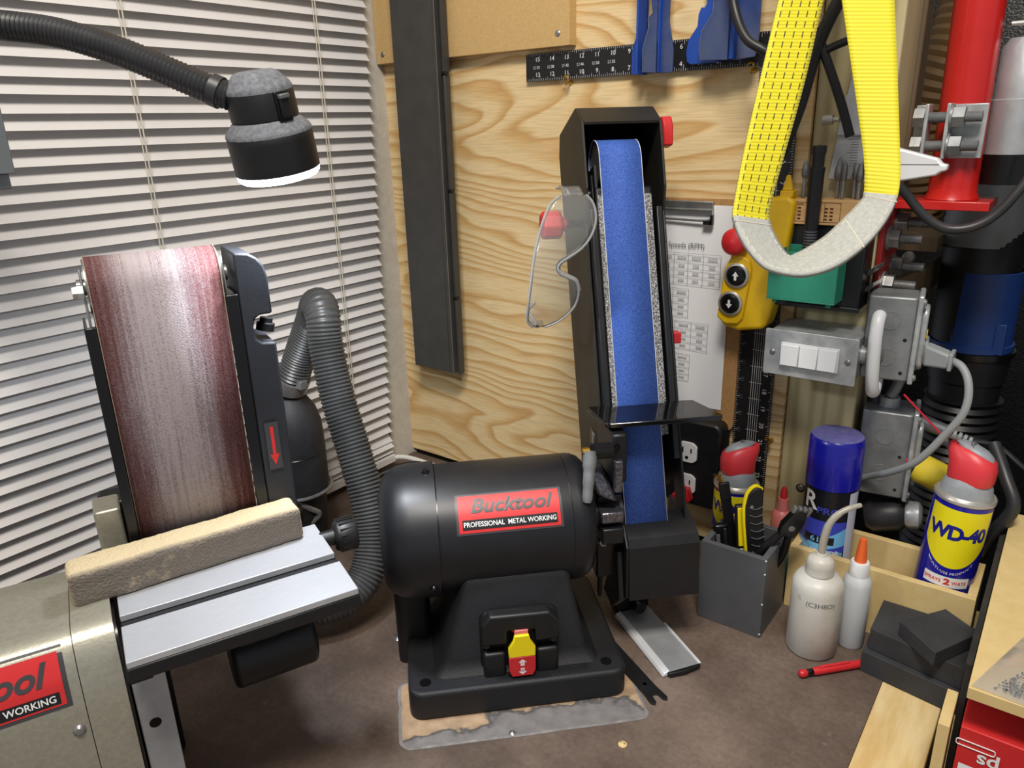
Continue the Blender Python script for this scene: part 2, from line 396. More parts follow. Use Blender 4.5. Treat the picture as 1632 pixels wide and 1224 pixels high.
# sanding belts
def belt_red():
    m, nt, b = nodes('belt_red'); b.inputs['Roughness'].default_value = .9; b.inputs['Specular IOR Level'].default_value = .12
    tc = N(nt, 'ShaderNodeTexCoord'); sp = N(nt, 'ShaderNodeSeparateXYZ'); nt.links.new(tc.outputs['Object'], sp.inputs[0])
    mp = N(nt, 'ShaderNodeMapping', inp={'Scale': (60, 1, 2.2)}); nt.links.new(tc.outputs['Object'], mp.inputs[0])
    n1 = N(nt, 'ShaderNodeTexNoise', inp={'Scale': 3, 'Detail': 6, 'Roughness': .75}); nt.links.new(mp.outputs[0], n1.inputs['Vector'])
    n2 = N(nt, 'ShaderNodeTexNoise', inp={'Scale': 900, 'Detail': 2}); nt.links.new(tc.outputs['Object'], n2.inputs['Vector'])
    # worn, dusty middle of the belt
    mr = N(nt, 'ShaderNodeMath', operation='SUBTRACT', inp={1: .047}); nt.links.new(sp.outputs[0], mr.inputs[0])
    ab = N(nt, 'ShaderNodeMath', operation='ABSOLUTE'); nt.links.new(mr.outputs[0], ab.inputs[0])
    mg = N(nt, 'ShaderNodeMapRange', inp={1: .016, 2: .046, 3: .46, 4: -.06}); nt.links.new(ab.outputs[0], mg.inputs[0])
    ad = N(nt, 'ShaderNodeMath', operation='ADD'); nt.links.new(mg.outputs[0], ad.inputs[0]); nt.links.new(n1.outputs['Fac'], ad.inputs[1])
    a2 = N(nt, 'ShaderNodeMath', operation='MULTIPLY_ADD', inp={1: .55, 2: -.25}); nt.links.new(n2.outputs['Fac'], a2.inputs[0])
    a3 = N(nt, 'ShaderNodeMath', operation='ADD'); nt.links.new(ad.outputs[0], a3.inputs[0]); nt.links.new(a2.outputs[0], a3.inputs[1])
    rp = N(nt, 'ShaderNodeValToRGB'); e = rp.color_ramp.elements
    e[0].position = .38; e[0].color = lin('#5a3434'); e[1].position = 1.0; e[1].color = lin('#b5aaac'); q = e.new(.60); q.color = lin('#775858'); q = e.new(.8); q.color = lin('#928184')
    nt.links.new(a3.outputs[0], rp.inputs[0]); nt.links.new(rp.outputs[0], b.inputs['Base Color'])
    bp = N(nt, 'ShaderNodeBump', inp={'Strength': .5, 'Distance': .0006}); nt.links.new(n2.outputs['Fac'], bp.inputs['Height']); nt.links.new(bp.outputs[0], b.inputs['Normal'])
belt_red()
mat('belt_blue', '#2449a2', .75, c2='#5a82d8', scale=1100, det=2, lo=.38, hi=.72, bump=.5, bscale=1500)
mat('belt_edge', '#9b8a72', .8)

# rubber cleaning stick: cream with grey grime on the used side
def stick():
    m, nt, b = nodes('crepe'); b.inputs['Roughness'].default_value = .85; b.inputs['Subsurface Weight'].default_value = .05
    tc = N(nt, 'ShaderNodeTexCoord'); sp = N(nt, 'ShaderNodeSeparateXYZ'); nt.links.new(tc.outputs['Object'], sp.inputs[0])
    nz = N(nt, 'ShaderNodeTexNoise', inp={'Scale': 26, 'Detail': 6, 'Roughness': .7}); nt.links.new(tc.outputs['Object'], nz.inputs['Vector'])
    mr = N(nt, 'ShaderNodeMapRange', inp={1: -.0165, 2: -.011, 3: 1, 4: 0}); nt.links.new(sp.outputs[1], mr.inputs[0])
    mg = N(nt, 'ShaderNodeMapRange', inp={1: .26, 2: .42, 3: 0, 4: 1}); nt.links.new(nz.outputs['Fac'], mg.inputs[0])
    mu = N(nt, 'ShaderNodeMath', operation='MULTIPLY'); nt.links.new(mr.outputs[0], mu.inputs[0]); nt.links.new(mg.outputs[0], mu.inputs[1])
    mx = N(nt, 'ShaderNodeMix', data_type='RGBA'); nt.links.new(mu.outputs[0], mx.inputs[0])
    rp = N(nt, 'ShaderNodeValToRGB'); rp.color_ramp.elements[0].color = lin('#bda985'); rp.color_ramp.elements[1].color = lin('#cdbd9b'); nt.links.new(nz.outputs['Fac'], rp.inputs[0])
    nt.links.new(rp.outputs[0], mx.inputs[6]); mx.inputs[7].default_value = lin('#70685e'); nt.links.new(mx.outputs[2], b.inputs['Base Color'])
    n2 = N(nt, 'ShaderNodeTexNoise', inp={'Scale': 420, 'Detail': 4}); nt.links.new(tc.outputs['Object'], n2.inputs['Vector'])
    bp = N(nt, 'ShaderNodeBump', inp={'Strength': 1.0, 'Distance': .0025}); nt.links.new(n2.outputs['Fac'], bp.inputs['Height']); nt.links.new(bp.outputs[0], b.inputs['Normal'])
stick()

# yellow webbing: cross ribs, and rows of dark tracer stitches on the stitched leg
def webbing(name, stitched):
    m, nt, b = nodes(name); b.inputs['Roughness'].default_value = .6; b.inputs['Sheen Weight'].default_value = .2
    uv = N(nt, 'ShaderNodeUVMap'); sp = N(nt, 'ShaderNodeSeparateXYZ'); nt.links.new(uv.outputs[0], sp.inputs[0])
    def math(op, a, bb, c=None):
        n = N(nt, 'ShaderNodeMath', operation=op)
        for i, q in enumerate((a, bb, c)):
            if q is None: continue
            if isinstance(q, (int, float)): n.inputs[i].default_value = q
            else: nt.links.new(q, n.inputs[i])
        return n.outputs[0]
    rows = math('MULTIPLY', sp.outputs[1], 66)
    rib = math('ABSOLUTE', math('SUBTRACT', math('FRACT', math('MULTIPLY', rows, 1.0), None), .5), None)
    col = N(nt, 'ShaderNodeMix', data_type='RGBA'); col.inputs[6].default_value = lin('#e2d820'); col.inputs[7].default_value = lin('#c4b40c')
    nt.links.new(math('MULTIPLY', rib, 1.6), col.inputs[0]); last = col.outputs[2]
    if stitched:
        half = math('MULTIPLY', sp.outputs[1], 23); cell = math('FRACT', half, None); fl = math('FLOOR', half, None)
        off = math('MULTIPLY', math('MODULO', fl, 2), .5)
        uu = math('FRACT', math('ADD', math('MULTIPLY', sp.outputs[0], 5.0), math('MULTIPLY', off, .0)), None)
        d = math('MULTIPLY', math('LESS_THAN', math('ABSOLUTE', math('SUBTRACT', uu, .5), None), .07), math('LESS_THAN', cell, .62))
        mk = N(nt, 'ShaderNodeMix', data_type='RGBA'); nt.links.new(d, mk.inputs[0]); nt.links.new(last, mk.inputs[6]); mk.inputs[7].default_value = lin('#4a4414'); last = mk.outputs[2]
    nt.links.new(last, b.inputs['Base Color'])
    bp = N(nt, 'ShaderNodeBump', inp={'Strength': .8, 'Distance': .001}); nt.links.new(rib, bp.inputs['Height']); bp.invert = True; nt.links.new(bp.outputs[0], b.inputs['Normal'])
webbing('web_stitched', True); webbing('web_plain', False)
# ================================================================== THE SETTING
G = MATS
YW = .993      # face of the plywood wall
struct(MB().box((-1.6, -2.2, -.93), (2.2, 2.6, -.90)).build('floor', G['floor_dark'], smooth=0))
wl = MB()
wl.box((-1.10, -1.2, -.90), (-1.02, .0, 1.9)); wl.box((-1.10, .935, -.90), (-1.02, 1.03, 1.9)); wl.box((-1.10, .0, -.90), (-1.02, .935, .02)); wl.box((-1.10, .0, 1.25), (-1.02, .935, 1.9))
struct(wl.build('wall_left', G['plaster'], smooth=0))
wn = struct(MB().box((-1.09, .0, .02), (-1.08, .935, 1.25)).build('window_1', G['pane'], smooth=0))
fm = MB()
for a, b in (((-1.08, .0, .02), (-1.055, .03, 1.25)), ((-1.08, .905, .02), (-1.055, .935, 1.25)), ((-1.08, .03, .02), (-1.055, .905, .05)), ((-1.08, .03, 1.22), (-1.055, .905, 1.25)), ((-1.08, .03, .62), (-1.055, .905, .65))): fm.box(a, b)
fm.build('window_frame', G['white_plastic'], wn, smooth=0, w=True)
struct(MB().box((-1.02, YW, .008), (-.2905, 1.03, 1.5)).build('wall_back', G['plywood'], smooth=0))
struct(MB().box((-1.02, 1.004, -.9), (-.291, 1.03, .006)).build('wall_back_lower', G['dark_shop'], smooth=0))
MB().box((-.2895, .999, -.03), (-.201, 1.088, 1.5)).build('trim_1', G['lumber'], smooth=0, bevel=.003)
struct(bpy.data.objects['trim_1'])
struct(MB().box((-1.6, 2.2, -.9), (2.0, 2.24, 1.9)).build('wall_far', G['acoustic'], smooth=0))
struct(MB().box((.62, 1.1, -.9), (.66, 2.2, 1.9)).build('wall_right', G['dark_shop'], smooth=0))
# exposed fixing in the post
t = thing('post_screw', 'small dark screw sunk in the treated post beside the blue spray can', 'screw', (-.259, .9985, .128))
MB().lathe([(.0, -.0012), (.004, -.0012), (.005, 0)], (0, 0, 0), (0, 1, 0), 14).build('head', G['steel'], t)
MB().lathe([(.0045, -.0003), (.0062, -.0003), (.0062, .0004), (.0045, .0004)], (0, 0, 0), (0, 1, 0), 14, cap=False).build('rim', G['black_gloss'], t)

# ------------------------------------------------------------------ workbench
wb = thing('workbench', 'workbench with brown hardboard top and pale wooden edge strip', 'workbench', (-.55, .4, -.9))
MB().box((-1.0165, -.35, -.004), (-.0985, .9925, 0)).build('worktop', G['bench_top'], wb, smooth=0, w=True)
MB().box((-1.0165, -.35, -.04), (-.0985, .9925, -.0042)).build('substrate', G['bench_side'], wb, smooth=0, w=True)
MB().box((-.0983, -.35, -.042), (-.0365, .985, -.001)).build('edge_strip', G['pine'], wb, bevel=.001, w=True)
for x, y in ((-.97, -.28), (-.14, -.28), (-.97, .93), (-.14, .93)): MB().box((x-.035, y-.035, -.9), (x+.035, y+.035, -.041)).build('leg', G['lumber'], wb, smooth=0, w=True)

# ------------------------------------------------------------------ window blind
bl = thing('window_blind', 'white horizontal slat blind covering the window behind the belt sander', 'blind', (-.999, .45, .03))
SL = MB()
def slat_mesh(tilt, y0, y1, wdt=.0262, n=8):
    """curved slat; its room-side edge hangs low"""
    m = MB(); c = []
    for k in range(n+1):
        s = (k/n-.5)*wdt; d = -.0024*(1-(2*k/n-1)**2)
        c.append((s*cos(tilt)+d*sin(tilt), -s*sin(tilt)+d*cos(tilt)))
    top = [(x, z) for x, z in c]; bot = [(x-.0006*sin(tilt), z-.0006*cos(tilt)) for x, z in c]
    poly = top+bot[::-1]
    return m.prism(poly, y0, y1, lambda x, z, y: (x, y, z))
proto = None
nsl = 57
for i in range(nsl):
    z = .068+.0198*i
    yr = .912+.026*(z/.8)
    if proto is None:
        proto = slat_mesh(radians(60), -.98, .0).build('slat', G['blind'], bl, smooth=50); o = proto
    else:
        o = proto.copy(); COL.objects.link(o)
    o.location = (random.uniform(-.0006, .0006), yr-.45, z-.03); o.rotation_euler = (random.uniform(-.0012, .0012), random.uniform(-.035, .035), 0)
# stack of closed slats and the bottom rail
for i in range(3):
    o = proto.copy(); COL.objects.link(o); o.location = (.002*i, .462, .006+.011*i); o.rotation_euler = (.004*(i-1), .25-.2*i, 0)
MB().rbox((-1.012, -.52, .018), (-.986, .914, .03), .004).build('bottom_rail', G['blind'], bl, w=True)
MB().box((-1.016, -.52, 1.2), (-.975, .945, 1.235)).build('head_rail', G['blind'], bl, bevel=.002, w=True)
for y in (.135, .523, .823):
    for dx, r in ((.0125, .0007), (.0135, .0009)):
        MB().tube([(-1.0+dx, y+(.004 if r > .0008 else 0), .03), (-1.0+dx, y+(.004 if r > .0008 else 0), 1.2)], r, 6).build('ladder_cord', G['cord'], bl, w=True)

# ------------------------------------------------------------------ boards and things hung on the plywood
pn = thing('wall_panel', 'tan fibreboard panel screwed high on the plywood wall', 'panel', (-.83, .99, .727))
MB().box((-1.0185, .9755, .727), (-.6275, .9925, 1.1)).build('board', G['mdf'], pn, bevel=.001, w=True)
for x, z in ((-1.003, .742), (-.648, .744)):
    MB().lathe([(.0, .0018), (.003, .0016), (.0045, .0002), (.0045, -.002)], (x, .9755, z), (0, -1, 0), 14).build('screw', G['steel'], pn, w=True)

# black aluminium fence
fe = thing('saw_fence', 'long black aluminium fence extrusion hanging upright on the plywood', 'fence', (-.90, .98, .205))
pf = [(-.953, .95), (-.8665, .95), (-.8665, .957), (-.864, .957), (-.864, .947), (-.856, .947), (-.856, .975), (-.953, .975)]
MB().prism(pf, .207, 1.1, lambda x, y, z: (x, y, z)).build('extrusion', G['black_anod'], fe, bevel=.0008, w=True)
pf2 = [(-.8525, .955), (-.848, .955), (-.848, .968), (-.8525, .968)]
for z0, z1 in ((.205, .34), (.345, .52), (.525, .70), (.705, 1.1)):
    MB().prism(pf2, z0, z1, lambda x, y, z: (x, y, z)).build('side_strip', G['black_anod'], fe, bevel=.0008, w=True)
MB().box((-.8562, .9465, .207), (-.8553, .9475, 1.1)).build('bright_edge', G['alu_edge'], fe, smooth=0, w=True)
MB().box((-.856, .96, .24), (-.8527, .967, 1.1)).build('web', G['black_gloss'], fe, smooth=0, w=True)
MB().box((-.92, .9752, .40), (-.90, .9925, .42)).build('hanger', G['black_gloss'], fe, smooth=0, w=True)
for z in (.343, .523, .703):
    MB().cyl((-.8535, .957, z), (-.846, .957, z), .003, n=10).build('screw', G['black_gloss'], fe, w=True)

# framing square
sq = thing('framing_square', 'black steel framing square with white numbers hung on the plywood', 'square', (-.31, .988, .112))
XC, ZC = -.306, .7215
yf, yb = .9865, .9885
MB().prism([(XC-.406, ZC), (XC, ZC), (XC, ZC-.61), (XC-.0508, ZC-.61), (XC-.0508, ZC-.0381), (XC-.406, ZC-.0381)], yf, yb, lambda x, z, y: (x, y, z)).build('blade', G['black_print'], sq, smooth=0, w=True)
tk = MB()
def wq(x0, z0, x1, z1, y=yf-.0002): tk.add([(x0, y, z0), (x1, y, z0), (x1, y, z1), (x0, y, z1)], [(0, 1, 2, 3)])
for k in range(1, 16*8):
    x = XC-k*.003175; L = .008 if k % 8 == 0 else (.0055 if k % 4 == 0 else .0035)
    wq(x-.00018, ZC-L*.75, x+.00018, ZC-.0004)
    if k < 14*8: x -= .0508; wq(x-.00018, ZC-.0377, x+.00018, ZC-.0381+L)
for k in range(1, 24*8):
    z = ZC-k*.003175; L = .008 if k % 8 == 0 else (.0055 if k % 4 == 0 else .0035)
    wq(XC-L*.8, z-.00018, XC-.0004, z+.00018)
    if k < 22*8: z -= .0381; wq(XC-.0504, z-.00018, XC-.0508+L*.7, z+.00018)
for x in (-.030, -.027, -.024, -.021, -.018): wq(XC+x-.0002, ZC-.605, XC+x+.0002, ZC-.12)
for k in range(20): wq(XC-.033, ZC-.14-k*.0236-.0002, XC-.015, ZC-.14-k*.0236+.0002)
tk.build('scale_marks', G['white_print'], sq, smooth=0, w=True)
for n in range(4, 16):
    text(str(n), 'number', G['white_print'], sq, lambda x, y, n=n: (XC-n*.0254+x-.004, yf-.0002, ZC-.0085+y), .0085, w=True)
for n in range(2, 14):
    text(str(n), 'number', G['white_print'], sq, lambda x, y, n=n: (XC-.0508-n*.0254+x-.004, yf-.0002, ZC-.0295+y), .0085, w=True)
for n, s in zip((15, 14, 13, 12, 11, 10, 8, 7), ('33', '38', '42', '46', '50', '55', '64', '72')):
    text(s, 'number', G['white_print'], sq, lambda x, y, n=n: (XC-n*.0254+x-.003, yf-.0002, ZC-.0195+y), .0055, w=True)
    text('16 17\n22 21', 'number', G['white_print'], sq, lambda x, y, n=n: (XC-n*.0254+x-.0095, yf-.0002, ZC-.0195+y), .0024, w=True)
for n in range(3, 24):
    text(str(n), 'number', G['white_print'], sq, lambda x, y, n=n: (XC-.0115+x, yf-.0002, ZC-n*.0254+y), .0085, rot=-pi/2, w=True)
    if n < 21: text(str(n), 'number', G['ink'], sq, lambda x, y, n=n: (XC-.043+x, yf-.0002, ZC-.0381-n*.0254+y), .0075, rot=pi/2, w=True)
# brass cup hooks that carry it
for i, (x, z, lb) in enumerate(((-.637, .679, 'brass cup hook under the number end of the framing square'), (-.366, .679, 'brass cup hook half hidden beside the yellow lifting sling'), (-.3035, .193, 'brass cup hook at the lower end of the upright square, above red cap'))):
    h = thing('cup_hook', lb, 'hook', (x, .99, z), group='brass cup hooks on the plywood')
    MB().cyl((0, .002, 0), (0, -.010, 0), .0012, n=8).build('shank', G['brass'], h)
    MB().lathe([(.0035, 0), (.003, .0015), (.0012, .002)], (0, .0025, 0), (0, -1, 0), 12).build('flange', G['brass'], h)
    MB().tube([(0, -.010+.0, -.0042+.0042*0+0)]+[(.0042*sin(a), -.0105, -.0+.0042*(1-cos(a))-.0) for a in [k*.45 for k in range(1, 12)]], .0013, 8).build('hook', G['brass'], h)

# blue clamping brackets: folded plates with a notched edge
def bracket(label, x0, z0, deg, back, front, chan, side):
    b = thing('clamp_bracket', label, 'clamp', (x0, .985, z0), deg, group='blue clamp brackets on the wall')
    pr = lambda P, y0, y1: MB().prism(P, y0, y1, lambda x, z, y: (x, y, z))
    pr(back, -.006, -.003).build('back_plate', G['blue_steel'], b, smooth=0, bevel=.0006)
    pr(front, -.030, -.027).build('front_plate', G['blue_steel_worn'], b, smooth=0, bevel=.0006)
    MB().tube([(x, -.0302, z) for x, z in front[:-2]], .0005, 5).build('edge_highlight', G['steel'], b)  # thin pale line paints the highlight along the front plate's edge
    xb = max(p[0] for p in back)
    MB().box((xb-.003, -.027, .001), (xb, -.003, .25)).build('web', G['blue_steel'], b, smooth=0)
    MB().box((chan[0], -.027, .001), (chan[1], -.002, .25)).build('channel', G['blue_steel'], b, bevel=.0006)
    pr(side, -.020, -.017).build('side_plate', G['blue_steel_worn'], b, smooth=0, bevel=.0006)
B1 = [(.0, .002), (.0009, .034), (.0077, .051), (.0085, .062), (.0128, .067), (.0102, .082), (.0085, .102), (.008, .25), (.023, .25), (.023, .0)]
F1 = [(x+.010, z) for x, z in [(.023, .002), (.0225, .0306), (.031, .056), (.0295, .0655), (.0355, .0714), (.032, .092), (.033, .25), (.042, .25), (.042, 0)]]
S1 = [(x+.008, z) for x, z in [(.045, 0), (.063, .0), (.063, .027), (.0555, .061), (.056, .102), (.056, .25), (.045, .25)]]
bracket('narrow blue steel clamp bracket with notched edge, over the number ten', -.531, .681, -4, B1, F1, (.052, .0545), S1)
B2 = [(.0068, 0), (.0017, .0034), (.0, .0153), (.0026, .029), (.0145, .0442), (.0153, .0578), (.0187, .0655), (.023, .0646), (.0264, .069), (.0247, .083), (.026, .25), (.05, .25), (.05, 0)]
F2 = [(x+.011, z) for x, z in [(.0235, .002), (.0204, .0153), (.023, .0357), (.036, .0527), (.037, .067), (.0455, .0697), (.046, .25), (.058, .25), (.058, 0)]]
S2 = [(.0755, 0), (.1, .002), (.103, .02), (.102, .25), (.0755, .25)]
bracket('wide blue steel clamp bracket with notched edge, beside the yellow sling', -.452, .690, -4, B2, F2, (.069, .0755), S2)

# clipboard with speed chart
cb = thing('clipboard', 'brown clipboard with a printed speed chart hanging behind the belt grinder', 'clipboard', (-.465, .985, .2))
def rrect(x0, z0, x1, z1, r, n=5):
    P = []
    for cx, cz, a0 in ((x1-r, z1-r, 0), (x0+r, z1-r, pi/2), (x0+r, z0+r, pi), (x1-r, z0+r, 1.5*pi)):
        for k in range(n+1): a = a0+pi/2*k/n; P.append((cx+r*cos(a), cz+r*sin(a)))
    return P
yp = lambda x, z, y: (x, y, z)
MB().prism(rrect(-.582, .197, -.356, .522, .012), .981, .985, yp).build('board', G['hardboard'], cb, w=True)
MB().grid(lambda u, v: (-.588+.213*u, .9795-.003*sin(pi*u)*(1-v), .227+.287*v), 12, 12).build('paper', G['paper'], cb, w=True)
MB().box((-.53, .9745, .509), (-.402, .980, .519)).build('clip_plate', G['steel'], cb, bevel=.001, w=True)
MB().tube([(-.53, .974, .5075), (-.402, .974, .5075)], .0022, 10).build('clip_spring', G['steel'], cb, w=True)
MB().tube(smoothpath([(-.53, .976, .495), (-.45, .974, .494), (-.41, .973, .494), (-.402, .972, .499), (-.4015, .974, .509)], 5), .0016, 8).build('clip_wire', G['steel'], cb, w=True)
MB().rbox((-.413, .969, .489), (-.400, .974, .494), .001).box((-.403, .969, .489), (-.3995, .974, .502)).build('clip_grip', G['black_plastic'], cb, w=True)
py = .9762
text('e Speeds (RPM)', 'heading', G['ink'], cb, lambda x, y: (-.411+x, py, .459+y), .0096, align='RIGHT', w=True)
lines = MB()
def ln(x0, z0, x1, z1): lines.add([(x0, py, z0), (x1, py, z0), (x1, py, z1), (x0, py, z1)], [(0, 1, 2, 3)])
dots = MB()
def table(xs, zs):
    for x in xs: ln(x-.0003, zs[-1], x+.0003, zs[0])
    for z in zs: ln(xs[0], z-.0003, xs[-1], z+.0003)
    for i in range(len(xs)-1):
        for j in range(len(zs)-1):
            cx = (xs[i]+xs[i+1])/2; cz = (zs[j]+zs[j+1])/2; wd = .0055 if j == 0 else .0035
            for q in range(4 if j else 6):
                dots.box((cx-wd+q*.0023, py-.0001, cz-.0013), (cx-wd+q*.0023+.0015, py, cz+.0012))
table([-.50, -.478, -.455, -.434, -.412, -.387], [.448, .437, .426, .416, .405])
table([-.50, -.478, -.455, -.431], [.404-.006, .388, .378, .368, .358])
table([-.50, -.475, -.45, -.425, -.40], [.351, .341, .331, .321, .311])
table([-.50, -.475, -.45, -.425], [.303, .293, .283, .273, .263])
lines.build('chart_lines', G['ink_pale'], cb, smooth=0, w=True); dots.build('chart_figures', G['ink_pale'], cb, smooth=0, w=True)

# black outlet box
ob = thing('outlet_box', 'black surface outlet box with two white sockets behind the belt grinder', 'outlet', (-.42, .992, .07))
MB().prism(rrect(-.475, .078, -.362, .212, .012), .955, .992, yp).build('box', G['black_paint'], ob, bevel=.004, w=True)
for k, zc in enumerate((.1625, .112)):
    s = MB().prism([(-.411+.0175*max(-.82, min(.82, cos(a)))*1.05, zc+.0175*max(-.9, min(.9, sin(a)))) for a in [q*2*pi/32 for q in range(32)]], .952, .9555, yp).build('socket', G['white_plastic'], ob, bevel=.0006, w=True)
    sl = MB().box((-.4185, .9515, zc-.001), (-.4165, .9521, zc+.008)).box((-.4055, .9515, zc), (-.4035, .9521, zc+.007)); sl.cyl((-.411, .9521, zc-.008), (-.411, .9515, zc-.008), .0026, n=12)
    sl.build('slots', G['black_gloss'], s, smooth=0, w=True)
pg = thing('red_plug', 'red plastic plug pushed into the lower white socket', 'plug', (-.412, .95, .1))
MB().prism([(-.425, .098), (-.411, .099), (-.410, .109), (-.402, .110), (-.396, .092), (-.404, .088), (-.425, .0895)], .936, .951, yp).build('body', G['plastic_red'], pg, bevel=.0015, w=True)
MB().box((-.414, .928, .094), (-.402, .937, .117)).build('tab', G['plastic_red'], pg, bevel=.0015, w=True)
# ================================================================== WOOD BELT SANDER (left)
sd = thing('belt_sander', 'grey-green woodworking belt sander with a worn maroon belt', 'sander', (-.637, .272, 0), 67)
prof = [(-.112, .0), (-.112, .06), (-.104, .19), (-.0975, .222), (-.088, .243), (-.079, .2505), (-.068, .2525), (.012, .2525), (.030, .248), (.043, .232), (.05, .2), (.05, 0)]
fx = lambda y, z, x: (x, y, z)
body = MB().prism(prof, -.42, -.0635, fx).build('motor_housing', G['hammer'], sd, smooth=30)
MB().prism([(y*1.008+.0003, z*1.004) for y, z in prof], -.0628, -.0335, fx).build('end_band', G['hammer'], sd, smooth=30)
MB().prism([(y*.96, z*.975) for y, z in prof], -.064, -.0315, fx).build('end_gasket', G['black_gloss'], sd, smooth=30)
def front(zz, off=.0006):
    P = prof[1:7]
    for (y0, z0), (y1, z1) in zip(P, P[1:]):
        if z0 <= zz <= z1: t = (zz-z0)/(z1-z0); return y0+(y1-y0)*t-off
    return P[-1][0]-off
lf = lambda off: (lambda x, y: (-.137+x, front(.2235+y, off), .2235+y))
def plate(f, w_, h_, nu=8, nv=8): return MB().grid(lambda u, v: f((u-.5)*w_, (v-.5)*h_), nu, nv)
lab = plate(lf(.0005), .132, .046).build('name_label', G['label_grey'], sd)
plate(lf(.0008), .125, .040).build('label_field', G['label_red'], lab)
plate(lambda x, y: lf(.0011)(x, y-.0135), .118, .0095).build('label_strip', G['black_print'], lab)
text('Bucktool', 'lettering', G['label_grey'], lab, lambda x, y: lf(.0012)(x+.002, y+.006), .0235, shear=.3, bold=.028, sx=1.12, sub=1)
text('PROFESSIONAL WOOD WORKING', 'lettering', G['white_print'], lab, lambda x, y: lf(.0015)(x, y-.0135), .0078, bold=.015, sx=.92, sub=1)
def screwhead(o, ax, r, name, par, m='steel', w=False):
    s = MB().lathe([(0, r*.45), (r*.6, r*.4), (r, 0), (r, -.001)], o, ax, 14); return s.build(name, G[m], par, w=w)
screwhead((-.071, -.1055, .178), (0, -1, .05), .0048, 'screw', sd)
MB().box((-.128, -.1155, .105), (-.105, -.106, .125)).build('latch', G['black_plastic'], sd, bevel=.002)
# base and column behind the table, in shade
MB().rbox((-.40, -.10, 0), (-.034, .045, .02), .012).build('base', G['black_paint'], sd, bevel=.003)
MB().box((-.03, .04, 0), (.0, .075, .30)).build('column', G['black_paint'], sd, bevel=.003)
lg = MB().box((-.030, -.095, 0), (-.004, -.0925, .213)).box((-.030, -.0925, 0), (-.0275, -.02, .213)).build('front_plate', G['alu'], sd, bevel=.0008)
MB().lathe([(.0, 0), (.0048, 0)], (-.019, -.0953, .152), (0, -1, 0), 18).build('plate_hole', G['black_gloss'], lg)
# table
tb = MB().box((-.029, -.145, .232), (.153, -.013, .2445)).build('table', G['black_paint'], sd, bevel=.0015)
MB().box((-.028, -.1445, .2447), (.152, -.0935, .2505)).build('table_plate', G['brushed'], tb, bevel=.0006)
MB().box((-.028, -.0775, .2447), (.152, -.0135, .2505)).build('table_plate', G['brushed'], tb, bevel=.0006)
MB().box((-.029, -.136, .224), (-.012, -.05, .232)).build('table_bracket', G['black_paint'], tb, bevel=.0015)
MB().box((.0, -.13, .222), (.03, -.05, .232)).build('table_bracket', G['black_paint'], tb, bevel=.0015)
kn = MB().lathe([(.0, -.004), (.0125, -.004), (.0145, -.002)]+[(.0155, 0), (.0155, .016), (.0135, .0185), (.0, .0185)], (.168, -.036, .243), (1, -.15, 0), 26).build('lock_knob', G['black_plastic'], sd)
kr = MB()
for k in range(16):
    a = k*2*pi/16; kr.box((.168, -.036+.0155*cos(a)-.001, .243+.0155*sin(a)-.001), (.184, -.036+.0155*cos(a)+.001, .243+.0155*sin(a)+.001))
kr.build('knob_ribs', G['black_plastic'], kn, smooth=0)
MB().cyl((.15, -.036, .243), (.168, -.036, .243), .008, n=14).build('knob_stem', G['black_plastic'], sd)
# trunnion and locking wheel under the table
MB().cyl((.052, -.03, .142), (.132, -.03, .142), .030, n=30).build('trunnion', G['black_paint'], sd, bevel=.005)
MB().box((.06, -.05, .15), (.10, .03, .232)).build('trunnion_arm', G['black_paint'], sd, bevel=.003)
# belt arm
R1, zt = .0245, .503
def loop(x0, x1, r, zt, zb, t=0, n=14, yc=.0245):
    P = [(yc-r, zb)]+[(yc-r*cos(pi*k/n), zt+r*sin(pi*k/n)) for k in range(n+1)]+[(yc+r, zb)]
    m = MB(); L = len(P)
    m.add([(x0, y, z) for y, z in P]+[(x1, y, z) for y, z in P], [(k, k+1, L+k+1, L+k) for k in range(L-1)]); return m
loop(0, .1016, R1, zt, .20).build('sanding_belt', G['belt_red'], sd, solid=.0014)
for x in (-.0006, .1016): loop(x, x+.0006, R1+.0004, zt, .20).build('belt_edge', G['belt_edge'], sd, solid=.0016)
MB().cyl((-.002, .0245, zt), (.1036, .0245, zt), R1-.0012, n=32).build('idler_roller', G['steel'], sd)
MB().box((-.0012, .0014, .2), (.1026, .046, .476)).build('platen', G['black_gloss'], sd, bevel=.001)
MB().prism([(-.0098, -.004), (-.0012, -.004), (-.0012, .0), (-.0075, .0), (-.0075, .045), (-.0098, .045)], .225, .474, lambda x, y, z: (x, y, z)).build('side_rail', G['black_gloss'], sd, bevel=.0008)
MB().prism([(.1026, -.004), (.113, -.004), (.113, .045), (.1105, .045), (.1105, .0), (.1026, .0)], .225, .487, lambda x, y, z: (x, y, z)).build('side_rail', G['black_gloss'], sd, bevel=.0008)
for x in (-.0055, .1055):
    br = MB().prism([(.006, .44), (.020, .44), (.0225, .48), (.032, .50), (.030, .518), (.018, .519), (.013, .505), (.008, .48)], x, x+.002, fx).build('roller_bracket', G['steel'], sd, bevel=.0006)
    MB().cyl((x-.003, .0245, zt), (x+.005, .0245, zt), .007, n=14).build('axle_nut', G['steel'], br)
    MB().tube([(x-.003, .012, .45+k*.0016) if k % 2 else (x+.001, .012, .45+k*.0016) for k in range(14)], .0008, 6).build('spring', G['steel'], br)
MB().lathe([(0, .004), (.0055, .004), (.0062, .0), (.0062, -.004)], (-.0085, .010, .502), (-1, 0, 0), 6).build('axle_bolt', G['steel'], sd, smooth=0)
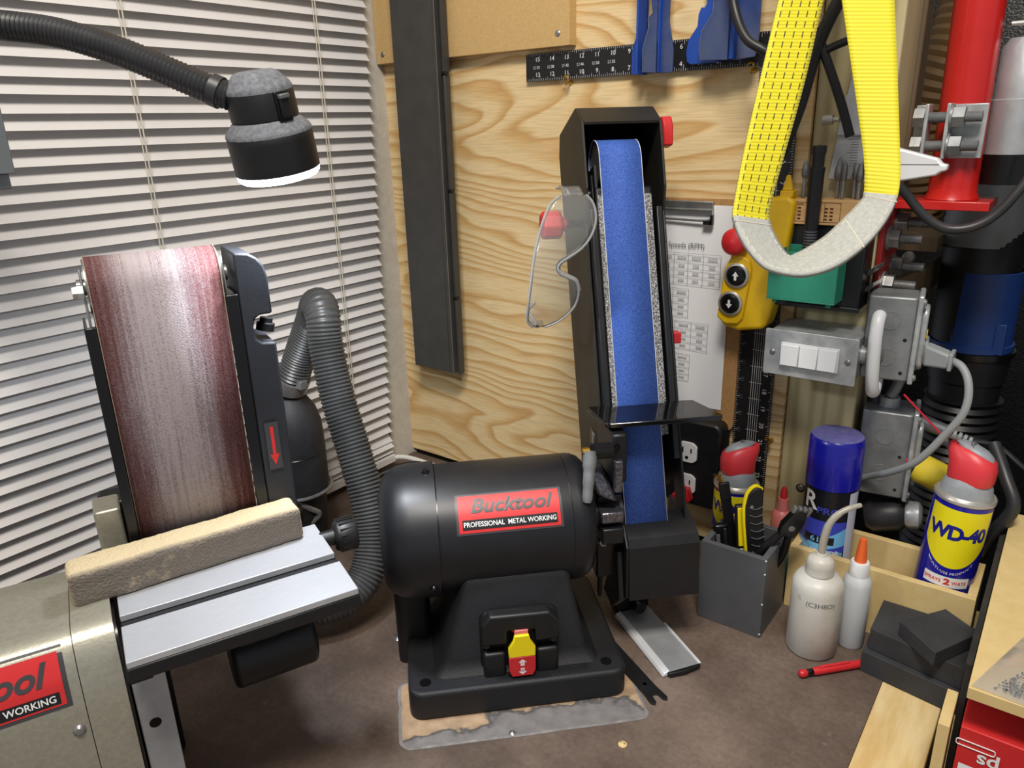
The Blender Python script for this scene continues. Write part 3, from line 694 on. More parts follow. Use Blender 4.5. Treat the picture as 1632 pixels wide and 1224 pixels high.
# side cover with rounded shoulder and thumb notch
cp = [(.1135, .225), (.1405, .225), (.1405, .4385), (.1285, .440), (.1235, .444), (.1225, .455), (.1245, .4625), (.129, .4655), (.1405, .466), (.1405, .499), (.1385, .509), (.133, .517), (.126, .5215), (.1135, .523)]
cv = MB().prism(cp, -.004, .058, lambda x, z, y: (x, y, z)).build('side_cover', G['cover_blue'], sd, bevel=.002, seg=3)
MB().lathe([(.0, -.006), (.0085, -.006), (.0085, .001), (.006, .002), (.006, .006), (.0, .006)], (.1375, .018, .452), (.25, 0, 1), 12).build('tracking_knob', G['black_plastic'], sd)
st = MB().grid(lambda u, v: (.1185+.0125*u, -.0066, .3155+.048*v), 1, 1).build('arrow_sticker', G['label_grey'], cv)
MB().add([(x, -.0069, z) for x, z in ((.1232, .359), (.1262, .359), (.1262, .331), (.1290, .331), (.1247, .320), (.1204, .331), (.1232, .331))], [tuple(range(7))]).build('arrow', G['label_red'], st, smooth=0)
MB().rbox((-.034, .015, .262), (-.012, .05, .304), .003).build('frame_block', G['hammer'], sd, bevel=.002)

# rubber cleaning stick lying on the table
L_, Wd, Hh = .196, .034, .0325
cs = MB(); nu, nv, nw = 60, 12, 12
def crepe(p):
    p = Vector(p); q = p*1.0
    # round off the long edges, then roughen
    hx, hy, hz = L_/2, Wd/2, Hh/2; c = Vector((max(-hx+.005, min(hx-.005, p.x)), max(-hy+.005, min(hy-.005, p.y)), max(-hz+.005, min(hz-.005, p.z))))
    d = p-c
    if d.length > 1e-9: q = c+d.normalized()*min(d.length, .005)
    n = noise.noise(q*130)*.0006+noise.noise(q*420)*.0004+noise.noise(q*40)*.0007
    dd = (q-Vector((max(-hx+.012, min(hx-.012, q.x)), 0, 0))).normalized()
    return q+dd*n+Vector((0, 0, Hh/2))
for ax in range(6):
    if ax < 2: cs.grid(lambda u, v, s=(-1 if ax == 0 else 1): crepe(((u-.5)*L_, s*Wd/2, (v-.5)*Hh)), nu, nw)
    elif ax < 4: cs.grid(lambda u, v, s=(-1 if ax == 2 else 1): crepe(((u-.5)*L_, (v-.5)*Wd, s*Hh/2)), nu, nv)
    else: cs.grid(lambda u, v, s=(-1 if ax == 4 else 1): crepe((s*L_/2, (u-.5)*Wd, (v-.5)*Hh)), nv, nw)
Mst = Matrix.Translation((-.637, .272, 0)) @ Matrix.Rotation(radians(67), 4, 'Z') @ Matrix.Translation((.037, -.0265, .2507)) @ Matrix.Rotation(radians(4.3), 4, 'Z')
o = cs.build('cleaning_stick', G['crepe'], None, smooth=60)
o.matrix_world = Mst @ Matrix.Translation((0, 0, min(v.z for v in cs.v)))
tag(o, 'cream crepe rubber cleaning stick lying across the sander table', 'cleaning stick')

# dust hose and its bulb-shaped nozzle
dh = thing('dust_hose', 'grey corrugated dust hose arching up behind the belt sander', 'hose', (-.70, .57, 0))
HP = [(-.885, .632, .285), (-.868, .640, .325), (-.835, .640, .375), (-.805, .628, .402), (-.785, .618, .392), (-.777, .612, .350), (-.756, .606, .281), (-.728, .600, .217), (-.704, .593, .161), (-.688, .583, .118), (-.676, .562, .080), (-.676, .535, .058), (-.69, .50, .05), (-.73, .46, .05)]
ribbed(HP, .0235, .0052, .0022, 18).build('hose', G['hose_grey'], dh, w=True, smooth=60)
dz = thing('dust_nozzle', 'black bulb-shaped dust fitting with hose clamp behind the sander', 'dust fitting', (-.905, .63, .06))
ax = Vector((-.885, .632, .285))-Vector((-.905, .630, .262))
MB().cyl((-.8865, .6317, .287), (-.897, .6305, .270), .0275, n=24).build('hose_clamp', G['steel'], dz, w=True)
MB().box((-.868, .622, .272), (-.856, .634, .285)).build('clamp_screw', G['steel'], dz, bevel=.001, w=True)
MB().lathe([(.018, .285), (.0185, .265), (.020, .258), (.030, .248), (.040, .232), (.046, .21), (.0475, .185), (.0475, .11), (.045, .10)], (-.905, .63, 0), (0, 0, 1), 32).build('bulb', G['dusty_black'], dz, w=True)
MB().lathe([(.0479, .165), (.0483, .1655), (.0479, .166)], (-.905, .63, 0), (0, 0, 1), 32, cap=False).build('seam', G['black_gloss'], dz, w=True)
sp_ = [(-.905+.05*cos(a), .63+.05*sin(a), .104+.0*a) for a in [q*2*pi/40 for q in range(41)]]
MB().tube(sp_, .0028, 8).build('spring_ring', G['steel'], dz, w=True)
MB().lathe([(.035, 0), (.038, .01), (.042, .1)], (-.905, .63, .0), (0, 0, 1), 28).build('foot', G['black_plastic'], dz, w=True)
MB().lathe([(.0, .012), (.008, .011), (.010, .004), (.010, 0)], (-.868, .595, .09), (.7, -.7, 0), 16).build('thumb_knob', G['black_plastic'], dz, w=True)
MB().tube(smoothpath([(-.875, .60, .1), (-.865, .615, .085), (-.86, .63, .07), (-.87, .62, .055)], 5), .004, 8).build('wire_bail', G['steel'], dz, w=True)

# ================================================================== gooseneck lamp
gl = thing('gooseneck_lamp', 'black gooseneck work lamp with lit LED head over the sander', 'lamp', (-.90, .12, .0))
top = Vector((-.5625, .4015, .669)); bot = top+Vector((-.004, .015, -.078)); axl = (bot-top).normalized()
Pn = [(-.90, .12, .0), (-.90, .12, .4), (-.895, .14, .62), (-.86, .20, .70), (-.775, .262, .7155), (-.724, .286, .7085), (-.687, .311, .7015), (-.648, .336, .687), (-.612, .360, .6685), (-.592, .374, .6575), (-.575, .3865, .6495)]
ribbed(Pn, .0118, .0036, .0013, 14).build('gooseneck', G['hose_dark'], gl, w=True, smooth=60)
MB().rbox((-.94, .08, 0), (-.86, .16, .02), .01).build('foot', G['black_paint'], gl, w=True)
H = (bot-top).length
HS = lambda P: [(r*1.03, h*.87) for r, h in P]
hd = MB().lathe(HS([(.0255, .0155), (.027, .019), (.027, .0415), (.0255, .043), (.0255, .046)]), top, axl, 40).build('head_upper', G['black_plastic'], gl, w=True)
MB().lathe(HS([(0, 0), (.015, .0003), (.0178, .002), (.0255, .012), (.0268, .0155), (.0268, .0178)]), top, axl, 40).build('head_cap', G['dust_top'], gl, w=True)
MB().lathe(HS([(.0262, .0425), (.0335, .051), (.0347, .054), (.0347, .056)]), top, axl, 40, cap=False).build('head_shoulder', G['dust_top'], gl, w=True)
hl = MB().lathe(HS([(.0262, .044), (.0345, .056), (.0347, .062), (.0347, .091), (.0330, .0925), (.0318, .088), (.0, .088)]), top, axl, 40, cap=False).build('head_lower', G['black_plastic'], gl, w=True)
MB().lathe(HS([(.0, .1005), (.024, .1005), (.0315, .0985), (.0338, .0955), (.0342, .0905), (.033, .0885)]), top, axl, 40).build('led_lens', G['led'], gl, w=True)
e1 = axl.cross(Vector((0, 0, 1))).normalized(); e2 = axl.cross(e1)
# toggle switch facing the camera side
vd = (Vector((0, 0, .62))-top); vd = (vd-axl*vd.dot(axl)).normalized(); sd2 = axl.cross(vd)
def lp(a, rr, h): return top+axl*h+(vd*cos(a)+sd2*sin(a))*rr
sgn = 1 if (sd2.dot(rgt) > 0) else -1
aa = .60*sgn
M3 = Matrix.Identity(4)
dirv = (vd*cos(aa)+sd2*sin(aa)); side = axl.cross(dirv)
def sbox(c, a, b, d, name, m, par):
    P = [c+side*sx*a+axl*sz*b+dirv*sy*d for sz in (-1, 1) for sx, sy in ((-1, -1), (1, -1), (1, 1), (-1, 1))]
    return MB().hexa(P).build(name, G[m], par, bevel=.0008, w=True)
sbox(top+axl*.027+dirv*.0272, .0065, .0115, .0022, 'switch_plate', 'black_gloss', gl)
sw_ = sbox(top+axl*.0275+dirv*.030, .0045, .008, .0018, 'switch_rocker', 'black_plastic', gl)
sbox(top+axl*.0190+dirv*.0312, .0048, .0018, .0022, 'switch_lip', 'alu_dim', gl)
MB().cyl((-.582, .3815, .6525), (-.588, .3773, .6557), .0130, n=20).build('neck_clamp', G['hose_dark'], gl, w=True)
ld = bpy.data.lights.new('lamp_beam', 'SPOT'); ld.energy = 7; ld.color = (.86, .92, 1); ld.spot_size = radians(165); ld.spot_blend = .8; ld.shadow_soft_size = .025
lo = bpy.data.objects.new('lamp_beam', ld); COL.objects.link(lo); lo.parent = gl
lo.matrix_parent_inverse = FRAME[gl.name]; lo.location = top+axl*.093; lo.rotation_euler = axl.to_track_quat('-Z', 'Y').to_euler()

# aluminium rail end at the window
ar = thing('aluminium_rail', 'end of a grey aluminium rail beside the window blind', 'rail', (-.6885, .2575, .588))
MB().prism([(0, 0), (.0, .03), (-.004, .03), (-.004, .018), (-.010, .018), (-.010, .03), (-.05, .03), (-.05, 0)], .008, .30, lambda x, y, z: (x, -y, z)).build('extrusion', G['alu_dim'], ar, bevel=.0006)
MB().box((-.05, -.028, -.004), (-.0075, -.002, .008)).build('end_cap', G['zinc_dull'], ar, bevel=.001)

# ================================================================== METAL BELT GRINDER (centre)
gr = thing('belt_grinder', 'black metalworking belt grinder with upright blue belt and motor', 'grinder', (-.502, .453, 0), 45)
MB().rbox((0, 0, 0), (.247, .20, .036), .016, 5).build('base', G['black_powder'], gr, bevel=.004, seg=3)
for x in (.019, .226):
    MB().lathe([(.0, 0), (.0048, 0), (.0066, .0002)], (x, .019, .0362), (0, 0, 1), 18).build('mount_hole', G['black_gloss'], gr)
def loft(rings, m=None):
    m = MB(); n = len(rings[0])
    vs = [p for r in rings for p in r]; fs = [(i*n+k, i*n+(k+1) % n, (i+1)*n+(k+1) % n, (i+1)*n+k) for i in range(len(rings)-1) for k in range(n)]
    return m.add(vs, fs+[tuple(range(n))[::-1], tuple(range((len(rings)-1)*n, len(rings)*n))])
def rr3(x0, y0, x1, y1, z, r): return [(x, y, z) for x, y in rrect(x0, y0, x1, y1, r, 4)]
loft([rr3(.024, .014, .226, .178, .030, .014), rr3(.033, .025, .215, .170, .040, .012), rr3(.040, .031, .206, .165, .052, .010), rr3(.067, .030, .187, .150, .147, .007), rr3(.072, .036, .182, .146, .157, .006)]).build('pedestal', G['black_powder'], gr, smooth=35)
# safety switch
def sp3(x, h, off): # point on the sloping front of the pedestal
    z = .031+h; y = .0315-(z-.045)*.01; return (x, y-off, z)
def sbox2(x0, x1, h0, h1, o0, o1, name, m, par, bev=.002):
    P = [sp3(x, h, o) for o in (o0, o1) for x, h in ((x0, h0), (x1, h0), (x1, h1), (x0, h1))]
    return MB().hexa(P).build(name, G[m], par, bevel=bev, seg=3)
sw = MB().prism(rrect(.083, .004, .172, .083, .012), -.002, .006, lambda x, h, o: sp3(x, h, o)).build('switch_plate', G['black_plastic'], gr, bevel=.002)
MB().prism([(.084, .050), (.112, .049), (.112, .066), (.143, .065), (.143, .049), (.170, .050), (.171, .074), (.160, .086), (.094, .087), (.084, .076)], .004, .020, lambda x, h, o: sp3(x, h, o)).build('switch_hood', G['black_plastic'], gr, bevel=.003, seg=3)
for x0, x1 in ((.085, .1105), (.1445, .170)): sbox2(x0, x1, .003, .036, .004, .017, 'switch_cheek', 'black_plastic', gr, .004)
for x in (.0895, .166):
    MB().lathe([(.0, .0), (.0026, .0), (.0042, .001), (.0042, -.004)], sp3(x, .042, .008), (0, -1, .19), 14).build('switch_screw', G['black_gloss'], gr)
sbox2(.1135, .1425, .0, .030, .004, .019, 'paddle_nose', 'black_plastic', gr, .003)
pdl = MB().prism([(.1125, .016), (.1155, .008), (.1395, .008), (.1425, .016), (.1425, .034), (.1125, .034)], .021, .0245, lambda x, h, o: sp3(x, h, o)).build('paddle_lower', G['plastic_red'], gr, bevel=.001)
MB().prism([(.1125, .034), (.1425, .034), (.1425, .046), (.137, .055), (.1355, .062), (.1195, .062), (.118, .055), (.1125, .046)], .0195, .0245, lambda x, h, o: sp3(x, h, o)).build('paddle_upper', G['yellow_bright'], gr, bevel=.001)
MB().prism([(.1175, .062), (.1375, .062), (.137, .078), (.118, .078)], .008, .017, lambda x, h, o: sp3(x, h, o)).build('paddle_hinge', G['plastic_red'], gr, bevel=.001)
MB().prism([(.1195, .060), (.1355, .060), (.135, .067), (.120, .067)], .017, .0215, lambda x, h, o: sp3(x, h, o)).build('paddle_latch', G['pink_plastic'], gr, bevel=.001)
ar_ = MB()
for s, h0 in ((1, .0225), (-1, .0195)):
    ar_.add([sp3(.1275+x, h0+s*z, .0248) for x, z in ((-.0022, 0), (.0022, 0), (.0022, .0045), (.0048, .0045), (0, .0088), (-.0048, .0045), (-.0022, .0045))], [tuple(range(7))])
ar_.build('paddle_arrows', G['white_print'], pdl, smooth=0)
for s, h in (('I', .0262), ('O', .0162)): text(s, 'switch_symbol', G['plastic_red'], pdl, lambda x, y, h=h: sp3(.1275+x, h+y, .0251), .0042, bold=.02)
# capacitor housing behind the base
MB().rbox((-.012, .10, .0), (.030, .15, .135), .008).build('capacitor_box', G['black_plastic'], gr, bevel=.003)
# motor
MY, MZ, MR = .100, .184, .0735
mo = MB().lathe([(MR, .0455), (MR, .200), (MR-.001, .2065), (MR-.004, .213), (MR-.010, .2185), (MR-.022, .2225), (.03, .224), (.0, .224)], (0, MY, MZ), (1, 0, 0), 64).build('motor', G['motor_black'], gr)
MB().lathe([(0, -.0185), (.040, -.0185), (.058, -.0165), (.068, -.010), (.0745, .002), (.0768, .016), (.0772, .0445), (.0735, .0445)], (0, MY, MZ), (1, 0, 0), 64).build('end_bell', G['motor_black'], gr)
MB().lathe([(.0725, .0444), (.0742, .0444), (.0742, .0458), (.0725, .0458)], (0, MY, MZ), (1, 0, 0), 64, cap=False).build('seam', G['black_gloss'], gr)
MB().lathe([(MR+.0002, .1915), (MR+.0004, .192), (MR+.0002, .1925)], (0, MY, MZ), (1, 0, 0), 64, cap=False).build('ring_line', G['black_gloss'], gr)
for a in (radians(82), radians(-28)):
    MB().lathe([(0, .003), (.0032, .0028), (.0046, 0), (.0046, -.002)], (.036, MY-.0772*cos(a), MZ+.0772*sin(a)), (0, -cos(a), sin(a)), 14).build('bell_screw', G['black_gloss'], gr)
def cylmap(x0, a0, rr):
    return lambda x, y: (x0+x, MY-rr*cos(a0+y/MR), MZ+rr*sin(a0+y/MR))
A0 = radians(37.5)
lab = MB().grid(lambda u, v: cylmap(.1225, A0, MR+.0004)((u-.5)*.116, (v-.5)*.0445), 4, 14).build('name_label', G['label_grey'], gr)
MB().grid(lambda u, v: cylmap(.1225, A0, MR+.0007)((u-.5)*.1105, (v-.5)*.040), 4, 14).build('label_field', G['label_red'], lab)
MB().grid(lambda u, v: cylmap(.1225, A0, MR+.001)((u-.5)*.103, -.0115+(v-.5)*.0105), 4, 6).build('label_strip', G['black_print'], lab)
text('Bucktool', 'lettering', G['label_grey'], lab, lambda x, y: cylmap(.1225, A0, MR+.0011)(x+.001, y+.0075), .0215, shear=.3, bold=.028, sx=1.12, sub=1)
text('PROFESSIONAL  METAL WORKING', 'lettering', G['white_print'], lab, lambda x, y: cylmap(.1225, A0, MR+.0013)(x, y-.0115), .0072, bold=.015, sx=.90, sub=1)

# tilted arm: x across, d behind the belt face, w up along the belt
LA = radians(19)
def A(x, d, w): return (x, .0947+d*cos(LA)+w*sin(LA), .170+w*cos(LA)-d*sin(LA))
def abox(a, b):
    P = [A(x, d, w) for w in (a[2], b[2]) for x, d in ((a[0], a[1]), (b[0], a[1]), (b[0], b[1]), (a[0], b[1]))]; return MB().hexa(P)
BX0, BX1 = .2685, .3195
def aloop(x0, x1, off=0, n=16):
    r, wt, wb = .027+off, .437, -.04; dc = .027
    P = [(dc-r, wb)]+[(dc-r*cos(pi*k/n), wt+r*sin(pi*k/n)) for k in range(n+1)]+[(dc+r, wb)]
    m = MB(); L = len(P)
    return m.add([A(x0, d, w_) for d, w_ in P]+[A(x1, d, w_) for d, w_ in P], [(k, k+1, L+k+1, L+k) for k in range(L-1)])
aloop(BX0, BX1).build('grinding_belt', G['belt_blue'], gr, solid=.0012)
aloop(BX0-.0006, BX0, .0002).build('belt_edge', G['white_print'], gr, solid=.0012); aloop(BX1, BX1+.0006, .0002).build('belt_edge', G['white_print'], gr, solid=.0012)
MB().cyl(A(BX0+.001, .027, .437), A(BX1-.001, .027, .437), .026, n=32).build('tracking_wheel', G['steel'], gr)
MB().cyl(A(BX0+.001, .05, -.045), A(BX1-.001, .05, -.045), .05, n=32).build('drive_wheel', G['steel'], gr)
abox((.2605, .0025, .105), (.3315, .009, .402)).build('platen', G['black_paint'], gr, bevel=.004)
abox((.2625, .0005, .10), (.3295, .0025, .392)).build('graphite_pad', G['granite'], gr, bevel=.0008)
# open-front sheet housing
side = [(.012, .095), (.012, .36), (-.004, .40), (-.004, .478), (.024, .505), (.124, .506), (.137, .48), (.131, .045), (.06, .03), (.03, .05)]
for x in (.2485, .3445):
    MB().prism(side, x, x+.003, lambda d, w_, x_: A(x_, d, w_)).build('housing_side', G['sheet_black'], gr, smooth=0, bevel=.0006)
abox((.2515, .120, .03), (.3445, .123, .505)).build('housing_back', G['black_paint'], gr)
MB().prism([(-.004, .478), (.024, .505), (.124, .506), (.124, .503), (.025, .502), (-.0025, .4755)], .2515, .3445, lambda d, w_, x_: A(x_, d, w_)).build('housing_top', G['sheet_black'], gr, smooth=0)
for x0, x1 in ((.2525, .2605), (.3335, .3415)):
    abox((x0, -.0015, .07), (x1, .022, .376)).build('side_rail', G['black_paint'], gr, bevel=.0015)
abox((.3415, -.001, -.02), (.3445, .030, .37)).build('front_guard_rail', G['black_paint'], gr, bevel=.001)
abox((.263, .010, .02), (.266, .05, .43)).build('spine', G['black_paint'], gr)
cn = MB().cyl(A(.2515, .027, .40), A(.268, .027, .40), .004, n=12).build('axle', G['steel'], gr)
abox((.2585, .012, .33), (.2625, .042, .42)).build('tension_lever', G['black_paint'], gr, bevel=.003)
# red tracking knob with spring
kz = A(.212, .036, .366)
MB().lathe([(.0, -.014), (.0145, -.014), (.0175, -.011), (.0175, .009), (.0145, .012), (.009, .012), (.009, .018), (.0, .018)], kz, (1, 0, 0), 8).build('tension_knob', G['plastic_red'], gr, smooth=0, bevel=.0015)
spx = []
for k in range(0, 61): a = k*2*pi/8; spx.append(Vector(kz)+Vector((.018+.021*k/60, .0048*cos(a), .0048*sin(a))))
MB().tube(spx, .0011, 6).build('spring', G['black_gloss'], gr)
MB().cyl(Vector(kz), Vector(kz)+Vector((.037, 0, 0)), .003, n=10).build('stud', G['black_gloss'], gr)
# red wing knobs on the far side
k0 = Vector(A(.3475, .03, .475))
MB().cyl(k0, k0+Vector((.010, 0, 0)), .007, n=14).build('wing_boss', G['plastic_red'], gr)
MB().prism([(-.013, -.016), (.004, -.020), (.010, -.008), (.008, .018), (-.004, .018), (-.012, .006)], .009, .022, lambda y, z, x: (k0.x+x, k0.y+y, k0.z+z)).build('wing_knob', G['plastic_red'], gr, bevel=.002)
k1 = Vector(A(.3475, .06, .22))
MB().box((k1.x, k1.y-.012, k1.z-.006), (k1.x+.024, k1.y+.004, k1.z+.008)).build('lock_tab', G['plastic_red'], gr, bevel=.0015)
# tool rest
rest = [(.231, .143), (.262, .143), (.262, .1375), (.326, .1375), (.326, .143), (.362, .139), (.3775, .086), (.374, .082), (.246, .084), (.240, .088)]
MB().prism(rest, .2965, .3025, lambda x, y, z: (x, y, z)).build('tool_rest', G['rest_black'], gr, bevel=.0012)
MB().box((.2545, .128, .240), (.263, .155, .2965)).build('rest_bracket', G['black_paint'], gr, bevel=.002)
# mount between motor and arm
MB().cyl((.220, .1, .184), (.262, .1, .184), .021, n=28).build('motor_boss', G['black_paint'], gr)
MB().hexa([(.226, .068, .222), (.252, .068, .210), (.252, .11, .210), (.226, .11, .222), (.221, .072, .253), (.236, .080, .247), (.240, .12, .247), (.221, .11, .253)]).build('cast_arm', G['cast'], gr, bevel=.004)
MB().box((.231, .066, .186), (.258, .11, .200)).build('mount_block', G['cast'], gr, bevel=.002)
MB().box((.232, .064, .160), (.258, .11, .180)).build('mount_block', G['black_paint'], gr, bevel=.002)
MB().box((.232, .09, .10), (.262, .14, .21)).build('mount_web', G['black_gloss'], gr, bevel=.002)
MB().box((.246, .076, .232), (.263, .15, .292)).build('pivot_block', G['black_paint'], gr, bevel=.003)
MB().box((.247, .070, .222), (.257, .078, .262)).build('textured_foot', G['cast'], gr, bevel=.002)
MB().cyl((.2185, .060, .2815), (.240, .064, .2795), .0088, n=18).cyl((.240, .064, .2795), (.25, .078, .277), .005, n=12).build('lever_hub', G['black_gloss'], gr)
MB().lathe([(0, .002), (.004, .0015), (.004, -.006)], (.2085, .0585, .2835), (-1, 0, 0), 6).build('lever_bolt', G['brass'], gr, smooth=0)
MB().tube(smoothpath([(.2155, .058, .2835), (.2135, .053, .268), (.211, .047, .250), (.2085, .042, .230)], 5), [.0078]*6+[.0066]*5+[.0058]*4+[.0045], 12).build('clamp_lever', G['zinc_dull'], gr)
MB().box((.2476, .160, .236), (.249, .19, .258)).build('slot', G['black_gloss'], gr, bevel=.001)
MB().box((.2465, .168, .240), (.2485, .176, .256)).build('slot_plate', G['steel'], gr, bevel=.001)
MB().lathe([(0, .002), (.0045, .0015), (.0045, -.004)], (.2635, .098, .262), (.3, -1, 0), 12).build('tracking_pin', G['brass'], gr)
MB().lathe([(0, .004), (.005, .003), (.007, 0), (.007, -.01)], (.239, .088, .150), (0, -1, .2), 6).build('mount_bolt', G['steel'], gr, smooth=0)
MB().box((.2395, .108, .060), (.2445, .116, .13)).build('stop_rod', G['black_gloss'], gr, bevel=.001)
MB().prism([(.090, .172), (.172, .172), (.178, .10), (.15, .055), (.10, .055), (.065, .085), (.068, .15)], .262, .2655, lambda y, z, x: (x, y, z)).build('wheel_guard_side', G['black_paint'], gr, smooth=0, bevel=.001)
MB().prism([(.068, .08), (.10, .05), (.14, .05), (.10, .13), (.08, .14)], .254, .262, lambda y, z, x: (x, y, z)).build('scraper_bracket', G['black_gloss'], gr, smooth=0, bevel=.002)
gp = [(.112, .1685), (.088, .1635), (.076, .157), (.071, .148), (.0655, .082), (.0625, .082), (.068, .149), (.0735, .1585), (.087, .1665), (.112, .1715)]
MB().prism(gp, .2655, .3515, lambda y, z, x: (x, y, z)).build('wheel_guard', G['black_paint'], gr, smooth=25)
MB().prism([(.0655, .082), (.072, .15), (.088, .1635), (.17, .16), (.17, .07), (.10, .07)], .3485, .3515, lambda y, z, x: (x, y, z)).build('wheel_guard_side', G['black_paint'], gr, smooth=0)
MB().tube(smoothpath([(-.012, .12, .185), (-.02, .16, .20), (-.005, .19, .205), (.03, .20, .19), (.05, .21, .14), (.02, .24, .05)], 6), .0045, 10).build('power_cord', G['black_cable'], gr)

# ================================================================== safety glasses hanging on the tension knob
sg = thing('safety_glasses', 'clear safety glasses hanging on edge from the red tension knob', 'glasses', (-.502, .453, .0), 45)
# v runs down the long way, u across; lens bulges towards the viewer
gx, gy, gz0, gL = .200, .172, .546, .150
def rim_r(v):   # right (lower rim of the glasses): two lobes and a nose notch
    t = abs(v-.5)*2
    n = .034*math.exp(-((v-.60)/.055)**2)
    lobe = .030*(1-((v-.28)/.34)**2) if v < .6 else .026*(1-((v-.78)/.25)**2)
    return max(-.004, lobe)-.0*n
def outline():
    R = [(.030, .0), (.037, .05), (.041, .12), (.041, .20), (.036, .29), (.026, .37), (.012, .43), (.001, .475), (-.001, .52), (.004, .56), (.016, .60), (.022, .63), (.026, .70), (.025, .80), (.018, .88), (.006, .95), (-.008, .99)]
    Lf = [(-.022, .985), (-.029, .93), (-.0305, .80), (-.030, .60), (-.028, .40), (-.022, .22), (-.012, .06), (.0, .0)]
    return R, Lf
Rr, Lf = outline()
def bulge(x, v): return gy-.020*(1-((v-.5)*2)**2)-.006*(1-(x/.04)**2)
def gpnt(x, v): return Vector((gx+x-.012*v+.006, bulge(x, v)+.05*v*.0, gz0-gL*v))
def interp(T, v):
    T = sorted(T, key=lambda q: q[1])
    for a, b in zip(T, T[1:]):
        if a[1] <= v <= b[1]: return a[0]+(b[0]-a[0])*(v-a[1])/max(1e-6, b[1]-a[1])
    return T[0][0] if v < T[0][1] else T[-1][0]
MB().grid(lambda u, v: gpnt(interp(Lf, v)*(1-u)+interp(Rr, v)*u, v*.985), 10, 36).build('lens', G['visor'], sg, solid=.0016)
MB().tube(smoothpath([gpnt(x, v) for x, v in Rr], 3), .0017, 8).build('lower_rim', G['visor_edge'], sg)
MB().tube(smoothpath([gpnt(x, v) for x, v in Lf], 3), .0017, 8).build('brow_rim', G['visor_edge'], sg)
nb = [gpnt(x, v)+Vector((.001, .004, 0)) for x, v in Rr[5:13]]
MB().tube(smoothpath(nb, 3), .0028, 8).build('nose_bridge', G['visor_edge'], sg)
for v, s in ((.0, 1), (.985, -1)):
    P0 = gpnt(interp(Lf, v), v); P1 = gpnt(interp(Rr, v), v)
    MB().grid(lambda a, b, P0=P0, P1=P1, s=s: P0.lerp(P1, .1+.8*a)+Vector((.006*b, .05*b, s*.006*sin(b*pi/2))), 6, 6).build('side_shield', G['visor'], sg, solid=.0014)
    q = P0.lerp(P1, .35)
    MB().tube(smoothpath([q, q+Vector((.004, .04, s*.004)), q+Vector((.004, .09, s*.002)), q+Vector((.018, .125, 0))], 5), .002, 8).build('temple', G['visor_edge'], sg)
# ================================================================== ON THE BENCH
# adhesive patch under the grinder
pd = thing('adhesive_patch', 'grey and tan adhesive patch on the bench under the belt grinder', 'patch', (-.395, .507, .0), 45)
PR = [(x+.003*noise.noise(Vector((x*60, y*60, 1))), y+.003*noise.noise(Vector((x*60, y*60, 5)))) for x, y in rrect(-.125, .001, .146, .10, .010, 4)]
PP = []
for (x0, y0), (x1, y1) in zip(PR, PR[1:]+PR[:1]):
    for k in range(6): x = x0+(x1-x0)*k/6; y = y0+(y1-y0)*k/6; PP.append((x+.0022*noise.noise(Vector((x*70, y*70, 2))), y+.0022*noise.noise(Vector((x*70, y*70, 9)))))
MB().prism(PP, .0001, .0008, lambda x, y, z: (x, y, z)).build('backing', G['patch'], pd, smooth=0)
MB().tube([(x, y, .0007) for x, y in PP+PP[:1]], .0022, 6).xf(Matrix.Diagonal((1, 1, .45, 1))).build('rim', G['patch_rim'], pd)

# loose screw and dome nut
def loose(name, label, x, y, r, m):
    t = thing(name, label, 'screw', (x, y, .0002))
    MB().lathe([(.0, r*.6), (r*.5, r*.5), (r, r*.12), (r, 0)], (0, 0, 0), (0, 0, 1), 16).build('head', G[m], t)
    MB().box((-r*.6, -r*.08, r*.5), (r*.6, r*.08, r*.56)).build('slot', G['black_gloss'], t, smooth=0)
loose('bench_screw', 'steel screw head in the bench left of the grinder base', -.618, .549, .0062, 'steel')
loose('bench_screw', 'steel screw head showing through the patch before the grinder', -.401, .506, .0045, 'steel')
loose('bench_screw', 'pale corroded screw head on the bench right of the patch', -.297, .561, .0048, 'mdf_pale')

# spare work rest and forked spanner
Pm = [(-.403, .752), (-.296, .684), (-.272, .714), (-.385, .785)]
wr = thing('work_rest', 'polished grey work rest lying beside the grinder base', 'work rest', (-.345, .735, 0), -33.5)
MB().box((-.062, -.019, .003), (.063, .022, .006)).build('plate', G['alu'], wr, bevel=.0006)
MB().hexa([(-.062, -.028, .001), (.063, -.028, .001), (.063, -.019, .001), (-.062, -.019, .001), (-.062, -.026, .005), (.063, -.026, .005), (.063, -.019, .0085), (-.062, -.019, .0085)]).build('bright_edge', G['polished'], wr, bevel=.0008)  # sloped chamfer carrying the painted-in reflection
MB().box((-.02, .021, .003), (.063, .0245, .0075)).build('far_edge', G['polished'], wr, bevel=.0008)
MB().prism([(.063, -.022), (.067, -.020), (.069, .0), (.066, .021), (.063, .0235)], .0005, .007, lambda x, y, z: (x, y, z)).build('end_cap', G['black_paint'], wr, bevel=.001)
MB().prism(rrect(-.024, .0, .024, .035, .008), -.085, -.0625, lambda y, z, x: (x, y, z)).build('mount_tab', G['black_gloss'], wr, bevel=.002)
MB().cyl((-.0625, .002, .017), (-.045, .002, .017), .008, n=14).build('stud', G['black_gloss'], wr)
sp = thing('fork_spanner', 'flat black fork spanner half under the grinder base', 'spanner', (-.335, .662, .0004), -28)
fk = [(-.085, -.011), (.028, -.010), (.046, -.0115), (.050, -.008), (.047, -.0045), (.038, -.0035), (.036, .0), (.038, .0035), (.047, .0045), (.050, .008), (.046, .0115), (.028, .010), (-.085, .011)]
MB().prism(fk, 0, .0022, lambda x, y, z: (x, y, z)).build('blade', G['black_paint'], sp, smooth=0, bevel=.0004)
MB().lathe([(0, 0), (.0022, 0)], (.018, 0, .0024), (0, 0, 1), 12).build('hole', G['mdf_pale'], sp)

